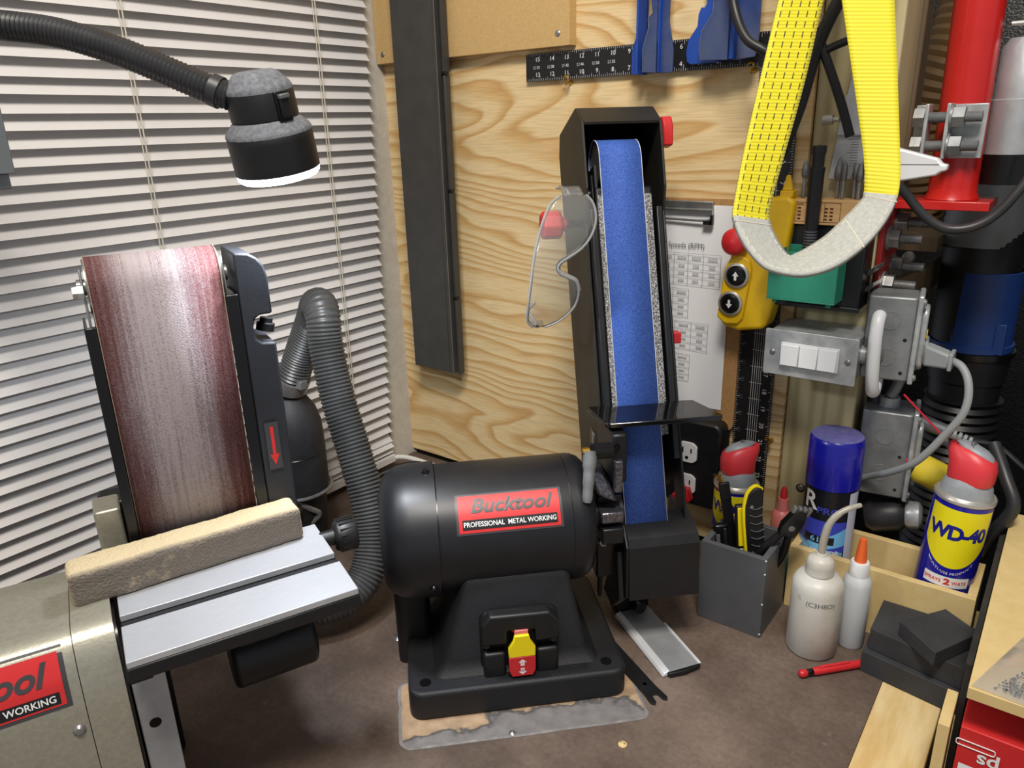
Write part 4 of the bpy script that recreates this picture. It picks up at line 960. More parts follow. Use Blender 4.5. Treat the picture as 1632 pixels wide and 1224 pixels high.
# grey tool box with tools
gb = thing('tool_box', 'square dark grey open wooden box holding knives and pliers', 'box', (-.2825, .8545, 0))
bx0, bx1, by0, by1, bh, bt = -.3245, -.2405, .812, .897, .1135, .0075
for n, a, b in (('front', (bx0, by0, 0), (bx1, by0+bt, bh)), ('back', (bx0, by1-bt, 0), (bx1, by1, bh)), ('side', (bx0, by0+bt, 0), (bx0+bt, by1-bt, bh)), ('side', (bx1-bt, by0+bt, 0), (bx1, by1-bt, bh)), ('bottom', (bx0+bt, by0+bt, 0), (bx1-bt, by1-bt, .006))):
    MB().box(a, b).build(n, G['grey_box'], gb, bevel=.0006, w=True)
for x, z in ((-.2412, .112), (-.2412, .093), (-.2414, .05), (-.2413, .006)): MB().lathe([(0, .0006), (.0011, .0003), (.0012, 0)], (x, by0, z), (.3, -1, 0), 8).build('paint_chip', G['paper'], gb, w=True)
# utility knife
def lean_frame(base, up, face):
    """local x across, y towards the viewer side, z along the tool"""
    up = Vector(up).normalized(); face = Vector(face); yv = (face-up*face.dot(up)).normalized(); xv = yv.cross(up)
    return Matrix(((xv.x, yv.x, up.x, base[0]), (xv.y, yv.y, up.y, base[1]), (xv.z, yv.z, up.z, base[2]), (0, 0, 0, 1)))
def tool(name, label, cat, base, up, face=(.6, -.8, 0)):
    M = lean_frame(base, up, face); o = thing(name, label, cat, (0, 0, 0)); o.matrix_world = M; FRAME[o.name] = M.inverted(); return o
k = tool('utility_knife', 'black utility knife with ribbed grip and yellow spine, in the grey box', 'knife', (-.262, .858, .030), (-.017, -.008, .15))
gp_ = [(.011, .0), (.012, .11), (.0105, .135), (.005, .150), (-.004, .158), (-.0125, .155), (-.0135, .145), (-.011, .12), (-.012, .0)]
MB().prism(gp_, -.007, .007, lambda x, z, y: (x, y, z)).build('grip', G['black_plastic'], k, bevel=.002)
rb = MB()
for i in range(9):
    z = .045+i*.0105; rb.tube(smoothpath([(.006, .0078, z+.004), (-.002, .0084, z+.0005), (-.0122, .0068, z+.0025)], 4), .0007, 6)
rb.build('grip_ribs', G['grey_box'], k)
MB().tube(smoothpath([(-.013, .0, .152), (-.005, .002, .1585), (.005, .003, .1515), (.0105, .004, .135), (.0122, .004, .11), (.0115, .004, .01)], 6), .0027, 8).build('yellow_spine', G['yellow_bright'], k)
MB().lathe([(0, .0015), (.0022, .001), (.0022, -.002)], (.002, .007, .133), (0, 1, 0), 10).build('screw', G['steel'], k)
k = tool('snap_knife', 'slim black snap-off knife with yellow slide, in the grey box', 'knife', (-.281, .850, .040), (-.012, .0, .13))
MB().rbox((-.0065, -.004, 0), (.0065, .004, .118), .002).build('handle', G['black_plastic'], k, bevel=.0015)
MB().box((-.0045, .004, .062), (.0045, .0065, .116)).build('slide', G['yellow_bright'], k, bevel=.001)
MB().box((-.0025, .0041, .03), (.0025, .0045, .058)).build('print', G['white_print'], k, smooth=0)
k = tool('flat_file', 'flat black bar standing at the back left of the grey box', 'bar', (-.291, .872, .015), (-.032, -.002, .16))
MB().box((-.0065, -.0022, 0), (.0065, .0022, .158)).build('blade', G['black_paint'], k, bevel=.001)
MB().box((-.0068, -.0025, .135), (.0068, .0028, .160)).build('tip', G['black_plastic'], k, bevel=.001)
k = tool('wire_brush', 'small brass wire brush standing in the grey box beside the spray can', 'brush', (-.301, .874, .018), (-.029, .0, .16))
MB().rbox((-.005, -.004, 0), (.005, .004, .10), .002).build('handle', G['spray_navy'], k)
MB().cyl((0, 0, .1), (0, 0, .165), .0018, n=8).build('stem', G['brass'], k)
br = MB(); random.seed(3)
for i in range(260):
    z = .100+.064*random.random(); a = random.random()*2*pi; L = .0075+.002*random.random(); d = Vector((cos(a), sin(a), .35))*L
    p = Vector((0, 0, z)); q = Vector((-sin(a), cos(a), 0))*.00045
    br.add([p-q, p+q, p+d+q*.6, p+d-q*.6], [(0, 1, 2, 3)])
o = br.build('bristles', G['brass'], k, smooth=0); o['kind'] = 'stuff'
k = tool('hex_key_set', 'black folding key set with clip, front left in the grey box', 'hand tool', (-.300, .842, .012), (-.016, .008, .11))
MB().rbox((-.0095, -.006, 0), (.0095, .006, .112), .004).build('body', G['black_gloss'], k, bevel=.002)
MB().box((-.007, .006, .05), (-.002, .0085, .108)).build('clip', G['black_plastic'], k, bevel=.001)
MB().box((.002, .0058, .04), (.007, .0068, .10)).build('inlay', G['grey_box'], k, bevel=.0005)
k = tool('black_pen', 'black marker standing between the knives in the grey box', 'marker', (-.277, .870, .015), (-.012, .0, .15))
MB().lathe([(.0045, 0), (.0052, .02), (.0052, .13), (.0045, .145), (.003, .148), (0, .149)], (0, 0, 0), (0, 0, 1), 16).build('barrel', G['black_gloss'], k)
MB().box((-.001, .005, .11), (.001, .0075, .146)).build('clip', G['black_plastic'], k, bevel=.0005)
k = tool('pliers', 'black-handled pliers with a notched steel jaw leaning right in the grey box', 'pliers', (-.268, .857, .054), (.044, -.004, .100))
for s, c in ((-1, 'black_gloss'), (1, 'black_plastic')):
    MB().tube(smoothpath([(s*.004, 0, .0), (s*.013, 0, .03), (s*.013, 0, .055), (s*.006, 0, .082), (s*.004, 0, .092)], 5), [.0055]*12+[.005]*9, 10).build('handle', G[c], k)
MB().prism([(-.010, .085), (.010, .085), (.013, .10), (.010, .118), (.006, .128), (-.006, .128), (-.011, .115), (-.012, .10)], -.0045, .0045, lambda x, z, y: (x, y, z)).build('head', G['black_gloss'], k, bevel=.001)
for i in range(4): MB().box((-.011+i*.006, -.003, .122), (-.007+i*.006, .003, .134-.001*i)).build('jaw_tooth', G['steel'], k, bevel=.0005)
MB().cyl((0, -.005, .1), (0, .0055, .1), .004, n=12).build('pivot', G['steel'], k)

# glue bottle with pink cap, behind the pliers
pb = thing('glue_bottle', 'small white glue bottle with pink screw cap behind the pliers', 'bottle', (-.262, .932, 0))
MB().lathe([(.0, 0), (.0155, 0), (.0165, .003), (.0165, .072), (.0155, .082), (.011, .091), (.009, .093), (.009, .099)], (0, 0, 0), (0, 0, 1), 28).build('bottle', G['white_plastic'], pb)
MB().lathe([(.01665, .022), (.01675, .023), (.01675, .071), (.0165, .073)], (0, 0, 0), (0, 0, 1), 28, cap=False).build('teal_label', G['teal_print'], pb)
MB().lathe([(.0125, .094), (.0135, .096), (.0132, .116), (.0105, .121), (.0083, .123), (.0068, .140), (.0045, .1405)], (0, 0, 0), (0, 0, 1), 24).build('cap', G['pink_plastic'], pb)
MB().lathe([(.0048, .1385), (.0045, .150), (.0025, .156), (0, .1568)], (0, 0, 0), (0, 0, 1), 18).build('tip_cover', G['plastic_red'], pb)
wb_ = MB().box((-.296, .9, .0), (-.270, .93, .09)).build('wood_offcut', G['mdf_pale'], None, bevel=.001)
tag(wb_, 'small pale wooden offcut standing behind the pliers', 'offcut')

# wash bottle
wsh = thing('wash_bottle', 'cloudy plastic wash bottle with bent spout and faded print', 'bottle', (-.184, .833, 0))
MB().lathe([(.0, .0), (.027, 0), (.0295, .003), (.0295, .088), (.0285, .096), (.024, .1025), (.0165, .1055), (.0145, .1065), (.0145, .110)], (0, 0, 0), (0, 0, 1), 40).build('bottle', G['cloudy'], wsh)
MB().lathe([(.0160, .107), (.0165, .110), (.0155, .114), (.0163, .117), (.0150, .124), (.013, .1275), (.007, .1305), (.0055, .134)], (0, 0, 0), (0, 0, 1), 30).build('cap', G['cloudy'], wsh)
MB().tube(smoothpath([(0, 0, .128), (.0005, 0, .150), (.004, .003, .172), (.013, .010, .186), (.024, .019, .1925), (.031, .025, .1945)], 6), [.0046]*12+[.0042]*6+[.0036]*6+[.003]*6+[.0024], 10).build('spout', G['tube_clear'], wsh)
text('(C3H8O)', 'lettering', G['ink'], wsh, lambda x, y: (.0297*sin(x/.0297+.42), -.0297*cos(x/.0297+.42), .078+y), .0088, sub=1)
text('%', 'lettering', G['ink_pale'], wsh, lambda x, y: (.0297*sin(x/.0297-.45), -.0297*cos(x/.0297-.45), .082+y), .0075, sub=1)
# glue bottle with orange nozzle
gbt = thing('nozzle_bottle', 'slim clear glue bottle with orange nozzle beside the wash bottle', 'bottle', (-.1475, .8685, 0))
MB().lathe([(.0, 0), (.0145, 0), (.0162, .003), (.0162, .086), (.0150, .094), (.010, .100), (.009, .101)], (0, 0, 0), (0, 0, 1), 30).build('bottle', G['cloudy_clear'], gbt)
MB().lathe([(.0115, .098), (.0115, .114), (.010, .1165), (.006, .117)], (0, 0, 0), (0, 0, 1), 24).build('collar', G['white_plastic'], gbt)
MB().lathe([(.0072, .1165), (.0068, .120), (.0045, .142), (.0036, .147), (0, .1478)], (0, 0, 0), (0, 0, 1), 20).build('nozzle', G['orange_plastic'], gbt)
# red pen
rp_ = thing('red_pencil', 'red mechanical pencil lying before the wash bottle', 'pencil', (-.15, .80, .0055), 48)
MB().lathe([(.0042, .0), (.0048, .003), (.0048, .085), (.004, .09)], (-.025, 0, 0), (1, 0, 0), 12).build('barrel', G['plastic_red'], rp_)
MB().lathe([(.0038, 0), (.0042, .002), (.0042, .007), (.0038, .008)], (-.033, 0, 0), (1, 0, 0), 12).build('band', G['black_gloss'], rp_)
MB().lathe([(.0, -.001), (.0036, 0), (.0048, .002), (.0048, .007), (.004, .009)], (-.042, 0, 0), (1, 0, 0), 12).build('button', G['plastic_red'], rp_)
MB().box((-.018, -.0018, .004), (.022, .0018, .0062)).build('clip', G['plastic_red'], rp_, bevel=.0006)

# tray
tr = thing('wooden_tray', 'pale fibreboard tray along the wall holding spray cans', 'tray', (-.13, .945, 0))
tx0, tx1, ty0, ty1, th, tt = -.2395, -.0275, .9005, .992, .0905, .0095
MB().box((tx0, ty0, 0), (tx1, ty0+tt, th)).build('front', G['mdf_pale'], tr, bevel=.0006, w=True)
MB().box((tx0+tt, ty1-tt, 0), (tx1-tt, ty1, th)).build('back', G['mdf_pale'], tr, bevel=.0006, w=True)
for x in (tx0, tx1-tt): MB().box((x, ty0+tt, 0), (x+tt, ty1, th)).build('end', G['mdf_pale'], tr, bevel=.0006, w=True)
MB().box((tx0+tt, ty0+tt, 0), (tx1-tt, ty1-tt, .006)).build('bottom', G['mdf_pale'], tr, smooth=0, w=True)

# spray cans
def can_map(r, z0, a0): return lambda x, y: (r*sin(x/r+a0), -r*cos(x/r+a0), z0+y)
def wrap(r, a0, w_, z0, z1, n=24, top=None, bot=None):
    return MB().grid(lambda u, v: (lambda a, zb, zt: (r*sin(a), -r*cos(a), zb+(zt-zb)*v))(a0+(u-.5)*w_/r, z0 if bot is None else bot(u), z1 if top is None else top(u)), n, 6)
def wd_can(name, label, loc, r, hb, face, tilt, capm, small):
    """face: angle of the label centre around the can"""
    o = thing(name, label, 'spray can', loc)
    M = Matrix.Translation(loc) @ Matrix.Rotation(tilt[0], 4, 'Y') @ Matrix.Rotation(tilt[1], 4, 'X'); o.matrix_world = M; FRAME[o.name] = M.inverted()
    MB().lathe([(0, .001), (r*.93, .001), (r*.98, .003), (r, .006), (r, hb-.004), (r*.985, hb)], (0, 0, 0), (0, 0, 1), 48).build('can', G['wd_blue'], o)
    MB().lathe([(r*1.0, 0), (r*1.02, .002), (r*1.02, .005), (r, .006)], (0, 0, 0), (0, 0, 1), 48, cap=False).build('bottom_rim', G['tin'], o)
    MB().lathe([(r*.985, hb-.001), (r*1.03, hb), (r*1.035, hb+.003), (r*1.0, hb+.0045), (r*.95, hb+.003), (r*.90, hb+.006), (r*.86, hb+.007)], (0, 0, 0), (0, 0, 1), 48).build('top_rim', G['tin'], o)
    a = face
    zy0, zy1 = hb*.555, hb*.965
    shield = wrap(r+.0003, a, r*2.35, 0, 0, 28, top=lambda u: zy1, bot=lambda u: zy0+hb*.16*abs(2*u-1)**2.2).build('yellow_shield', G['wd_yellow'], o)
    text('WD-40', 'lettering', G['wd_dark_blue'], shield, can_map(r+.0006, hb*.80, a), r*.76, bold=.045, sx=.92, sub=2, space=.92)
    text('MULTI-USE PRODUCT', 'lettering', G['white_print'], o, lambda x, y: can_map(r+.0005, hb*.515+hb*.13*abs(x/r)**2.2, a)(x, y), r*.145, bold=.01, sub=1, space=1.15)
    bn = wrap(r+.0004, a, r*1.62, hb*.415, hb*.49, 20).build('white_banner', G['white_print'], o)
    text('SPRAYS', 'lettering', G['wd_red'], bn, can_map(r+.0007, hb*.452, a-.47), r*.20, bold=.02, sub=1, sx=.95)
    text('2', 'lettering', G['label_red'], bn, can_map(r+.0008, hb*.454, a+.02), r*.34, bold=.04, sub=1, sx=1.3)
    text('WAYS', 'lettering', G['wd_red'], bn, can_map(r+.0007, hb*.452, a+.44), r*.20, bold=.02, sub=1, sx=.95)
    # dome and trigger cap
    z0 = hb+.006; g = .60 if small else .64
    MB().lathe([(r*.88, hb+.004), (r*.83, z0+.009), (r*.73, z0+.017), (r*.64, z0+.021), (r*.60, z0+.025)], (0, 0, 0), (0, 0, 1), 40).build('collar', G['wd_grey'], o)
    ca, sa = cos(a), sin(a)
    # straw side points sa.. : cap is a rounded wedge
    def P(x, y, z):   # x along the spray direction, y sideways
        return (x*cos(capm)-y*sin(capm), x*sin(capm)+y*cos(capm), z)
    sec = []
    for (x0, x1, wy, z) in ((-.78, .72, .66, z0+.016), (-.80, .74, .68, z0+.021), (-.80, .76, .66, z0+.033), (-.72, .86, .58, z0+.043), (-.45, .92, .48, z0+.050), (-.05, .90, .36, z0+.055)):
        ring = []
        for q in range(28):
            t = 2*pi*q/28; cx = (x0+x1)/2*r; hx = (x1-x0)/2*r
            ring.append(P(cx+hx*math.copysign(abs(cos(t))**.8, cos(t)), wy*r*math.copysign(abs(sin(t))**.8, sin(t)), z))
        sec.append(ring)
    cap = loft(sec).build('cap', G['wd_red'], o, smooth=50)
    pdl = []
    for (x0, x1, wy, z) in ((-.66, .5, .34, z0+.044), (-.60, .55, .36, z0+.0495), (-.40, .62, .33, z0+.0545), (-.02, .70, .26, z0+.0580)):
        pdl.append([P((x0+x1)/2*r+(x1-x0)/2*r*cos(2*pi*q/24), wy*r*sin(2*pi*q/24), z) for q in range(24)])
    loft(pdl).build('trigger', G['wd_grey'], cap, smooth=50)
    rg = MB()
    for q in (.35, .6, .85): rg.tube([P(-.08*r+.33*r*q*cos(t), .27*r*q*sin(t), z0+.0537+(.009*q*cos(t))) for t in [j*2*pi/16 for j in range(17)]], .0006, 5)
    rg.build('grip_rings', G['alu_dim'], cap)
    return o, P, z0
wd, P, z0 = wd_can('lubricant_can', 'large blue and yellow lubricant spray can standing in the tray', (-.0700, .943, .0135), .0315, .184, radians(8), (radians(3.2), 0), radians(165), False)
r = .0315
MB().tube([P(.82*r, 0, z0+.044), P(1.25*r, 0, z0+.058)], .0035, 10).build('straw_socket', G['alu_dim'], wd)
MB().tube([P(1.2*r, 0, z0+.056), P(2.9*r, 0, z0+.092)], .0013, 8).build('straw', G['red_wire'], wd)
wd2, P, z0 = wd_can('lubricant_can', 'lubricant spray can with red cap standing behind the grey box', (-.334, .952, .0), .0305, .132, radians(10), (0, 0), radians(40), True)

sc = thing('activator_can', 'spray can with navy cap and blue label standing in the tray', 'spray can', (-.2065, .9455, .0065))
r = .0325
MB().lathe([(0, .001), (r*.95, .001), (r, .004), (r, .166), (r*.99, .170)], (0, 0, 0), (0, 0, 1), 48).build('can', G['spray_black'], sc)
MB().lathe([(r*.985, .1675), (r*1.035, .168), (r*1.02, .228), (r*.97, .2325), (r*.9, .2345)], (0, 0, 0), (0, 0, 1), 48, cap=False).build('cap', G['wd_blue'], sc)
MB().lathe([(r*.955, .2335), (r*.9, .235), (0, .2355)], (0, 0, 0), (0, 0, 1), 48, cap=False).build('cap_top', G['dust_lilac'], sc)
fa = radians(2)
wrap(r+.0002, fa, r*2.3, .082, .125, 30, top=lambda u: .125, bot=lambda u: .082).build('blue_field', G['spray_blue'], sc)
wrap(r+.0003, fa+.25, r*1.6, .05, .09, 20, top=lambda u: .090+.028*u, bot=lambda u: .080+.012*u).build('sky_band', G['spray_sky'], sc)
wrap(r+.0003, fa-.1, r*2.0, .03, .066, 20, top=lambda u: .091-.01*u, bot=lambda u: .065).build('sky_field', G['spray_sky'], sc)
wrap(r+.0002, fa, r*2.3, .02, .07, 24).build('violet_field', G['spray_navy'], sc)
wrap(r+.0004, fa+1.22, r*.55, .02, .165, 12).build('data_panel', G['spray_lilac'], sc)
text('R', 'lettering', G['white_print'], sc, can_map(r+.0006, .149, fa-.58), .034, bold=.02, sub=2)
text('PRO', 'lettering', G['spray_blue'], sc, can_map(r+.0006, .139, fa+.18), .0125, bold=.02, sub=1, sx=1.25)
nb_ = wrap(r+.0005, fa-.12, r*1.25, .092, .103, 14).build('number_strip', G['spray_black'], sc)
text('616', 'lettering', G['spray_sky'], nb_, can_map(r+.0008, .0975, fa-.10), .0105, bold=.02, sub=1, sx=1.3)
text('ACCELERATOR', 'lettering', G['white_print'], sc, can_map(r+.0008, .0800, fa-.28), .0098, bold=.02, sub=1)

# dark foam slabs
fs = thing('rubber_slab', 'large dark grey rubber slab with stepped front before the tray', 'slab', (-.073, .855, .0))
MB().hexa([(-.1245, .822, .0), (-.0225, .806, .0), (-.0225, .895, .0), (-.1245, .895, .0), (-.1245, .822, .028), (-.0225, .806, .028), (-.0225, .895, .028), (-.1245, .895, .028)]).build('lower_layer', G['foam_black'], fs, bevel=.0008, w=True)
MB().hexa([(-.1205, .830, .0284), (-.0225, .813, .0284), (-.0225, .898, .0284), (-.1205, .898, .0284), (-.1205, .830, .056), (-.0225, .813, .056), (-.0225, .898, .056), (-.1205, .898, .056)]).build('upper_layer', G['foam_black'], fs, bevel=.0008, w=True)
o = MB().hexa([Vector((x, y, .0565+z)) for z in (0, .018) for x, y in ((-.0925, .835), (-.0505, .798), (-.017, .862), (-.0545, .890))]).build('rubber_block', G['foam_black'], None, bevel=.0008)
tag(o, 'smaller dark grey rubber block lying askew on the stepped slab', 'block')

# foreground cubby with zip bag and red carton
cu = thing('storage_cubby', 'pale fibreboard cubby box in the right foreground', 'cubby', (.10, .85, -.9))
c0x, c1x, c0y, c1y, ct = -.013, .26, .654, 1.03, .150
MB().box((c0x, c0y, ct-.0115), (c1x, c1y, ct)).build('top', G['mdf_pale'], cu, bevel=.0006, w=True)
MB().box((-.030, c0y+.006, -.0), (-.0205, c0y+.06, .098)).build('side', G['mdf_pale'], cu, bevel=.0006, w=True)
MB().box((c1x-.0115, c0y+.001, -.0), (c1x, c1y, ct-.0117)).build('side', G['mdf_pale'], cu, bevel=.0006, w=True)
MB().box((-.030, c0y+.006, -.0115), (c1x, c1y, -.0002)).build('shelf', G['mdf_pale'], cu, bevel=.0006, w=True)
MB().box((-.0205, c1y-.01, 0), (c1x-.0115, c1y, ct-.0117)).build('back', G['mdf_pale'], cu, w=True)
MB().box((c0x+.004, c0y+.02, -.9), (c1x, c1y, -.0118)).build('cabinet', G['dark_shop'], cu, smooth=0, w=True)
MB().box((-.0195, c0y+.05, 0), (-.0140, c1y-.01, ct-.0117)).build('gap_shade_panel', G['dark_shop'], cu, smooth=0, w=True)  # dark panel added so the shaded gap left of the cubby looks black
rc = thing('red_carton', 'red and white printed carton stored inside the cubby', 'carton', (.09, .76, 0))
MB().box((-.0125, .664, .0), (.16, .83, .1005)).build('carton', G['label_red'], rc, bevel=.001, w=True)
MB().grid(lambda u, v: (-.009+.15*u, .6632, .0+.062*v), 1, 1).build('white_panel', G['paper'], rc, smooth=0, w=True)
text('ps', 'lettering', G['white_print'], rc, lambda x, y: (.012+x, .6631, .0725+y), .020, rot=pi, bold=.02, w=True)
MB().tube([(x, .6633, z) for x, z in rrect(-.014, .0815, .016, .0875, .002)+rrect(-.014, .0815, .016, .0875, .002)[:1]], .0005, 5).build('badge_outline', G['white_print'], rc, w=True)
zb = thing('zip_bag', 'clear plastic zip bag of dark beads on the cubby', 'bag', (.05, .74, .1505))
def bagp(u, v, s):
    x = -.0115+.11*u+.034*v; y = .6565-.006*u+.112*v
    bul = .013*max(0, sin(pi*min(1, u*1.0)))**.8*max(0, sin(pi*v))**.6
    wr_ = .0018*noise.noise(Vector((u*7, v*7, s)))
    return Vector((x, y, .1508+(bul+abs(wr_) if s > 0 else 0)))
MB().grid(lambda u, v: bagp(u, v, 1), 24, 24).build('film', G['bag_film'], zb, w=True)
MB().grid(lambda u, v: bagp(u, v, 0), 4, 4).build('film_back', G['bag_film'], zb, w=True)
bd = MB(); random.seed(5)
for i in range(1900):
    u = .10+.86*random.random(); v = .06+.70*random.random()
    if u < .10+.35*v: continue
    p = bagp(u, v, 1); h = (p.z-.1515)*random.random()**.5*.92
    if p.z < .1525: continue
    bd.lathe([(0, -.0011), (.0011, 0), (0, .0011)], (p.x, p.y, .1518+h*.9), (random.random()-.5, random.random()-.5, 1), 5)
o = bd.build('beads', G['beads'], zb, w=True); o['kind'] = 'stuff'

# cables behind the grinder
o = MB().tube(smoothpath([(-1.005, .90, .022), (-.97, .925, .024), (-.90, .945, .012), (-.83, .955, .008), (-.75, .965, .006), (-.6, .96, .006), (-.5, .95, .005)], 8), .0048, 10).build('white_cable', G['white_cable'], None)
tag(o, 'white cable running along the wall behind the grinder motor', 'cable')
o = MB().tube(smoothpath([(-.98, .80, .006), (-.945, .86, .03), (-.90, .89, .042), (-.855, .885, .03), (-.82, .86, .008), (-.76, .83, .006)], 8), .0052, 10).build('black_cable', G['black_cable'], None)
tag(o, 'black cable loop on the bench behind the motor end', 'cable')
# ================================================================== ON AND AROUND THE POST
# steel switch box
sb = thing('switch_box', 'galvanised steel switch box with three white rockers on the post', 'switch box', (-.243, .96, .312))
MB().box((-.296, .9215, .317), (-.193, .9985, .371)).build('box', G['zinc'], sb, bevel=.003, w=True)
MB().prism(rrect(-.3, .3145, -.1895, .373, .002), .9185, .921, yp).build('cover_plate', G['zinc'], sb, bevel=.0008, w=True)
MB().prism(rrect(-.279, .328, -.2095, .3585, .001), .9155, .9184, yp).build('rocker_frame', G['switch_white'], sb, bevel=.0008, w=True)
for i in range(3):
    x0 = -.2775+i*.0223
    MB().hexa([(x0, .9115, .330), (x0+.0213, .9115, .330), (x0+.0213, .9154, .330), (x0, .9154, .330), (x0, .914-(.0025 if i == 0 else 0), .3567), (x0+.0213, .914-(.0025 if i == 0 else 0), .3567), (x0+.0213, .9154, .3567), (x0, .9154, .3567)]).build('rocker', G['white_plastic'], sb, bevel=.0008, w=True)
for x in (-.2895, -.1995): screwhead((x, .9183, .3435), (0, -1, 0), .0038, 'screw', sb, w=True)
MB().cyl((-.193, .958, .345), (-.176, .958, .345), .012, n=20).build('connector', G['zinc'], sb, w=True)
MB().lathe([(.0152, 0), (.0152, .005), (.0135, .006)], (-.186, .958, .345), (1, 0, 0), 8).build('locknut', G['steel'], sb, w=True, smooth=0)
# white oval ring
ov = thing('white_ring', 'white oval plastic ring beside the steel switch box', 'ring', (-.177, .955, .30))
OP = [(-.1765+.004*cos(a)*0-.002*sin(a), .955+.016*cos(a), .3485+.0475*sin(a)) for a in [q*2*pi/40 for q in range(41)]]
m = MB(); 
m.tube(OP, .0076, 14, cap=False); m.build('ring', G['white_plastic'], ov, w=True)
MB().lathe([(0, 0), (.009, 0), (.009, .004), (.005, .006), (.0, .006)], (-.1745, .955, .3485), (1, 0, 0), 16).xf(Matrix.Identity(4)).build('nut', G['steel'], ov, w=True)
MB().prism([(.955+.014*cos(a), .3485+.045*sin(a)) for a in [q*2*pi/40 for q in range(40)]], -.1785, -.1765, lambda y, z, x: (x, y, z)).build('plate', G['zinc'], ov, w=True)

# two galvanised junction boxes on the side of the post
def jbox(name, label, x, y, z, w_, d_, h_, deg, boss):
    o = thing(name, label, 'junction box', (x, y, z), deg)
    MB().rbox((-w_, -d_, 0), (0, d_, h_), .004).build('box', G['zinc_dull'], o, bevel=.002)
    MB().rbox((.0, -d_*1.05, -.003), (.006, d_*1.05, h_+.003), .002).build('cover', G['zinc'], o, bevel=.002)
    MB().prism(rrect(-d_*.72, h_*.12, d_*.72, h_*.88, .012), .006, .013, lambda yy, zz, xx: (xx, yy, zz)).build('raised_face', G['zinc'], o, bevel=.003, seg=3)
    for yy, zz in ((-d_*.85, h_*.95), (d_*.85, h_*.06), (-d_*.85, h_*.05)):
        MB().lathe([(0, .003), (.0035, .002), (.0045, 0), (.0045, -.001)], (.0065, yy, zz), (1, 0, 0), 12).build('cover_screw', G['steel'], o)
    for zz in (h_*.28, h_*.72):
        MB().lathe([(.0115, 0), (.0113, .0005), (.0100, .0005), (.0098, .0002), (.0, .0002)], (-w_*.5, -d_, zz), (0, -1, 0), 24).build('knockout', G['zinc_dull'], o)
    for zz in (h_*.1, h_*.5): MB().lathe([(0, .0004), (.0022, .0003)], (-w_*.16, -d_, zz), (0, -1, 0), 10).build('hole', G['black_gloss'], o)
    return o
jb = jbox('junction_box', 'galvanised outlet box with raised cover right of the white ring', -.144, .985, .318, .052, .026, .102, 8, True)
MB().prism(rrect(-.019, .02, .019, .05, .008), .013, .017, lambda yy, zz, xx: (xx, yy, zz)).build('receptacle', G['zinc'], jb, bevel=.002)
MB().box((.0132, -.012, .052), (.0142, .002, .060)).build('yellow_tag', G['yellow_foam'], jb, smooth=0)
jb2 = jbox('junction_box', 'galvanised junction box below, behind the grey cable', -.1355, 1.024, .149, .058, .030, .116, 8, True)
MB().cyl((-.03, 0, .11), (-.03, 0, .128), .012, n=20).build('conduit_nut', G['zinc'], jb2)
MB().tube(smoothpath([(-.03, 0, .128), (-.024, .002, .145), (-.018, .004, .17)], 4), .007, 12).build('conduit', G['zinc_dull'], jb2)
jb3 = thing('conduit_fitting', 'rounded steel conduit fitting low on the post behind the spray cans', 'conduit', (-.15, .995, .09))
MB().lathe([(.0, -.002), (.017, 0), (.022, .008), (.022, .040), (.015, .05), (.0, .054)], (-.172, 1.005, .108), (.8, .1, .25), 24).build('body', G['hose_dark'], jb3, w=True)
MB().lathe([(.016, 0), (.018, .004), (.018, .016), (.012, .02)], (-.126, 1.01, .122), (.8, .1, .1), 20).build('nut', G['zinc'], jb3, w=True)
# grey plug with its cable
pl = thing('grey_plug', 'grey plug and cable drooping from the upper outlet box', 'plug', (-.12, .97, .34))
MB().hexa([(-.127, .958, .3405), (-.099, .946, .344), (-.099, .968, .344), (-.127, .982, .3405), (-.127, .958, .366), (-.099, .946, .3615), (-.099, .968, .3615), (-.127, .982, .366)]).build('plug', G['grey_cable'], pl, bevel=.003, w=True)
MB().box((-.1, .944, .3425), (-.0955, .970, .3635)).build('flange', G['grey_cable'], pl, bevel=.0015, w=True)
MB().tube(smoothpath([(-.098, .957, .353), (-.086, .948, .350), (-.077, .94, .338), (-.073, .933, .318), (-.076, .93, .298), (-.088, .93, .274), (-.104, .932, .245), (-.121, .938, .222), (-.145, .956, .199), (-.170, .978, .178), (-.192, .988, .160), (-.215, .9885, .125)], 7), .0044, 12).build('cable', G['grey_cable'], pl, w=True)
# second cord and its handle behind
bc = thing('appliance_cord', 'dark cord with a grey ribbed strain relief behind the spray can', 'cord', (-.07, 1.06, .2))
MB().cyl((-.128, 1.03, .247), (-.092, 1.03, .238), .0105, .008, 14).build('connector', G['alu_dim'], bc, w=True)
rbm = MB()
for i in range(4): rbm.cyl((-.090+i*.006, 1.03, .2375-i*.0012), (-.0865+i*.006, 1.03, .2368-i*.0012), .0062-.0005*i, n=12)
rbm.build('strain_relief', G['grey_cable'], bc, w=True)
MB().tube(smoothpath([(-.07, 1.03, .234), (-.04, 1.03, .232), (-.01, 1.02, .215), (.03, 1.02, .19)], 6), .0036, 8).build('cord', G['black_cable'], bc, w=True)
ys = thing('yellow_connector', 'yellow rubber connector behind the red can cap', 'connector', (-.09, 1.0, .18))
MB().lathe([(.0, 0), (.017, .001), (.019, .006), (.019, .03), (.017, .045), (.013, .05)], (-.122, 1.01, .193), (.9, -.1, -.25), 20).build('shell', G['yellow_foam'], ys, w=True)
MB().box((-.135, .995, .198), (-.118, 1.01, .206)).build('red_collar', G['plastic_red'], ys, bevel=.001, w=True)
lp_ = thing('black_loop', 'thick black rubber cable hanging down right of the large spray can', 'cable', (-.01, 1.02, .05))
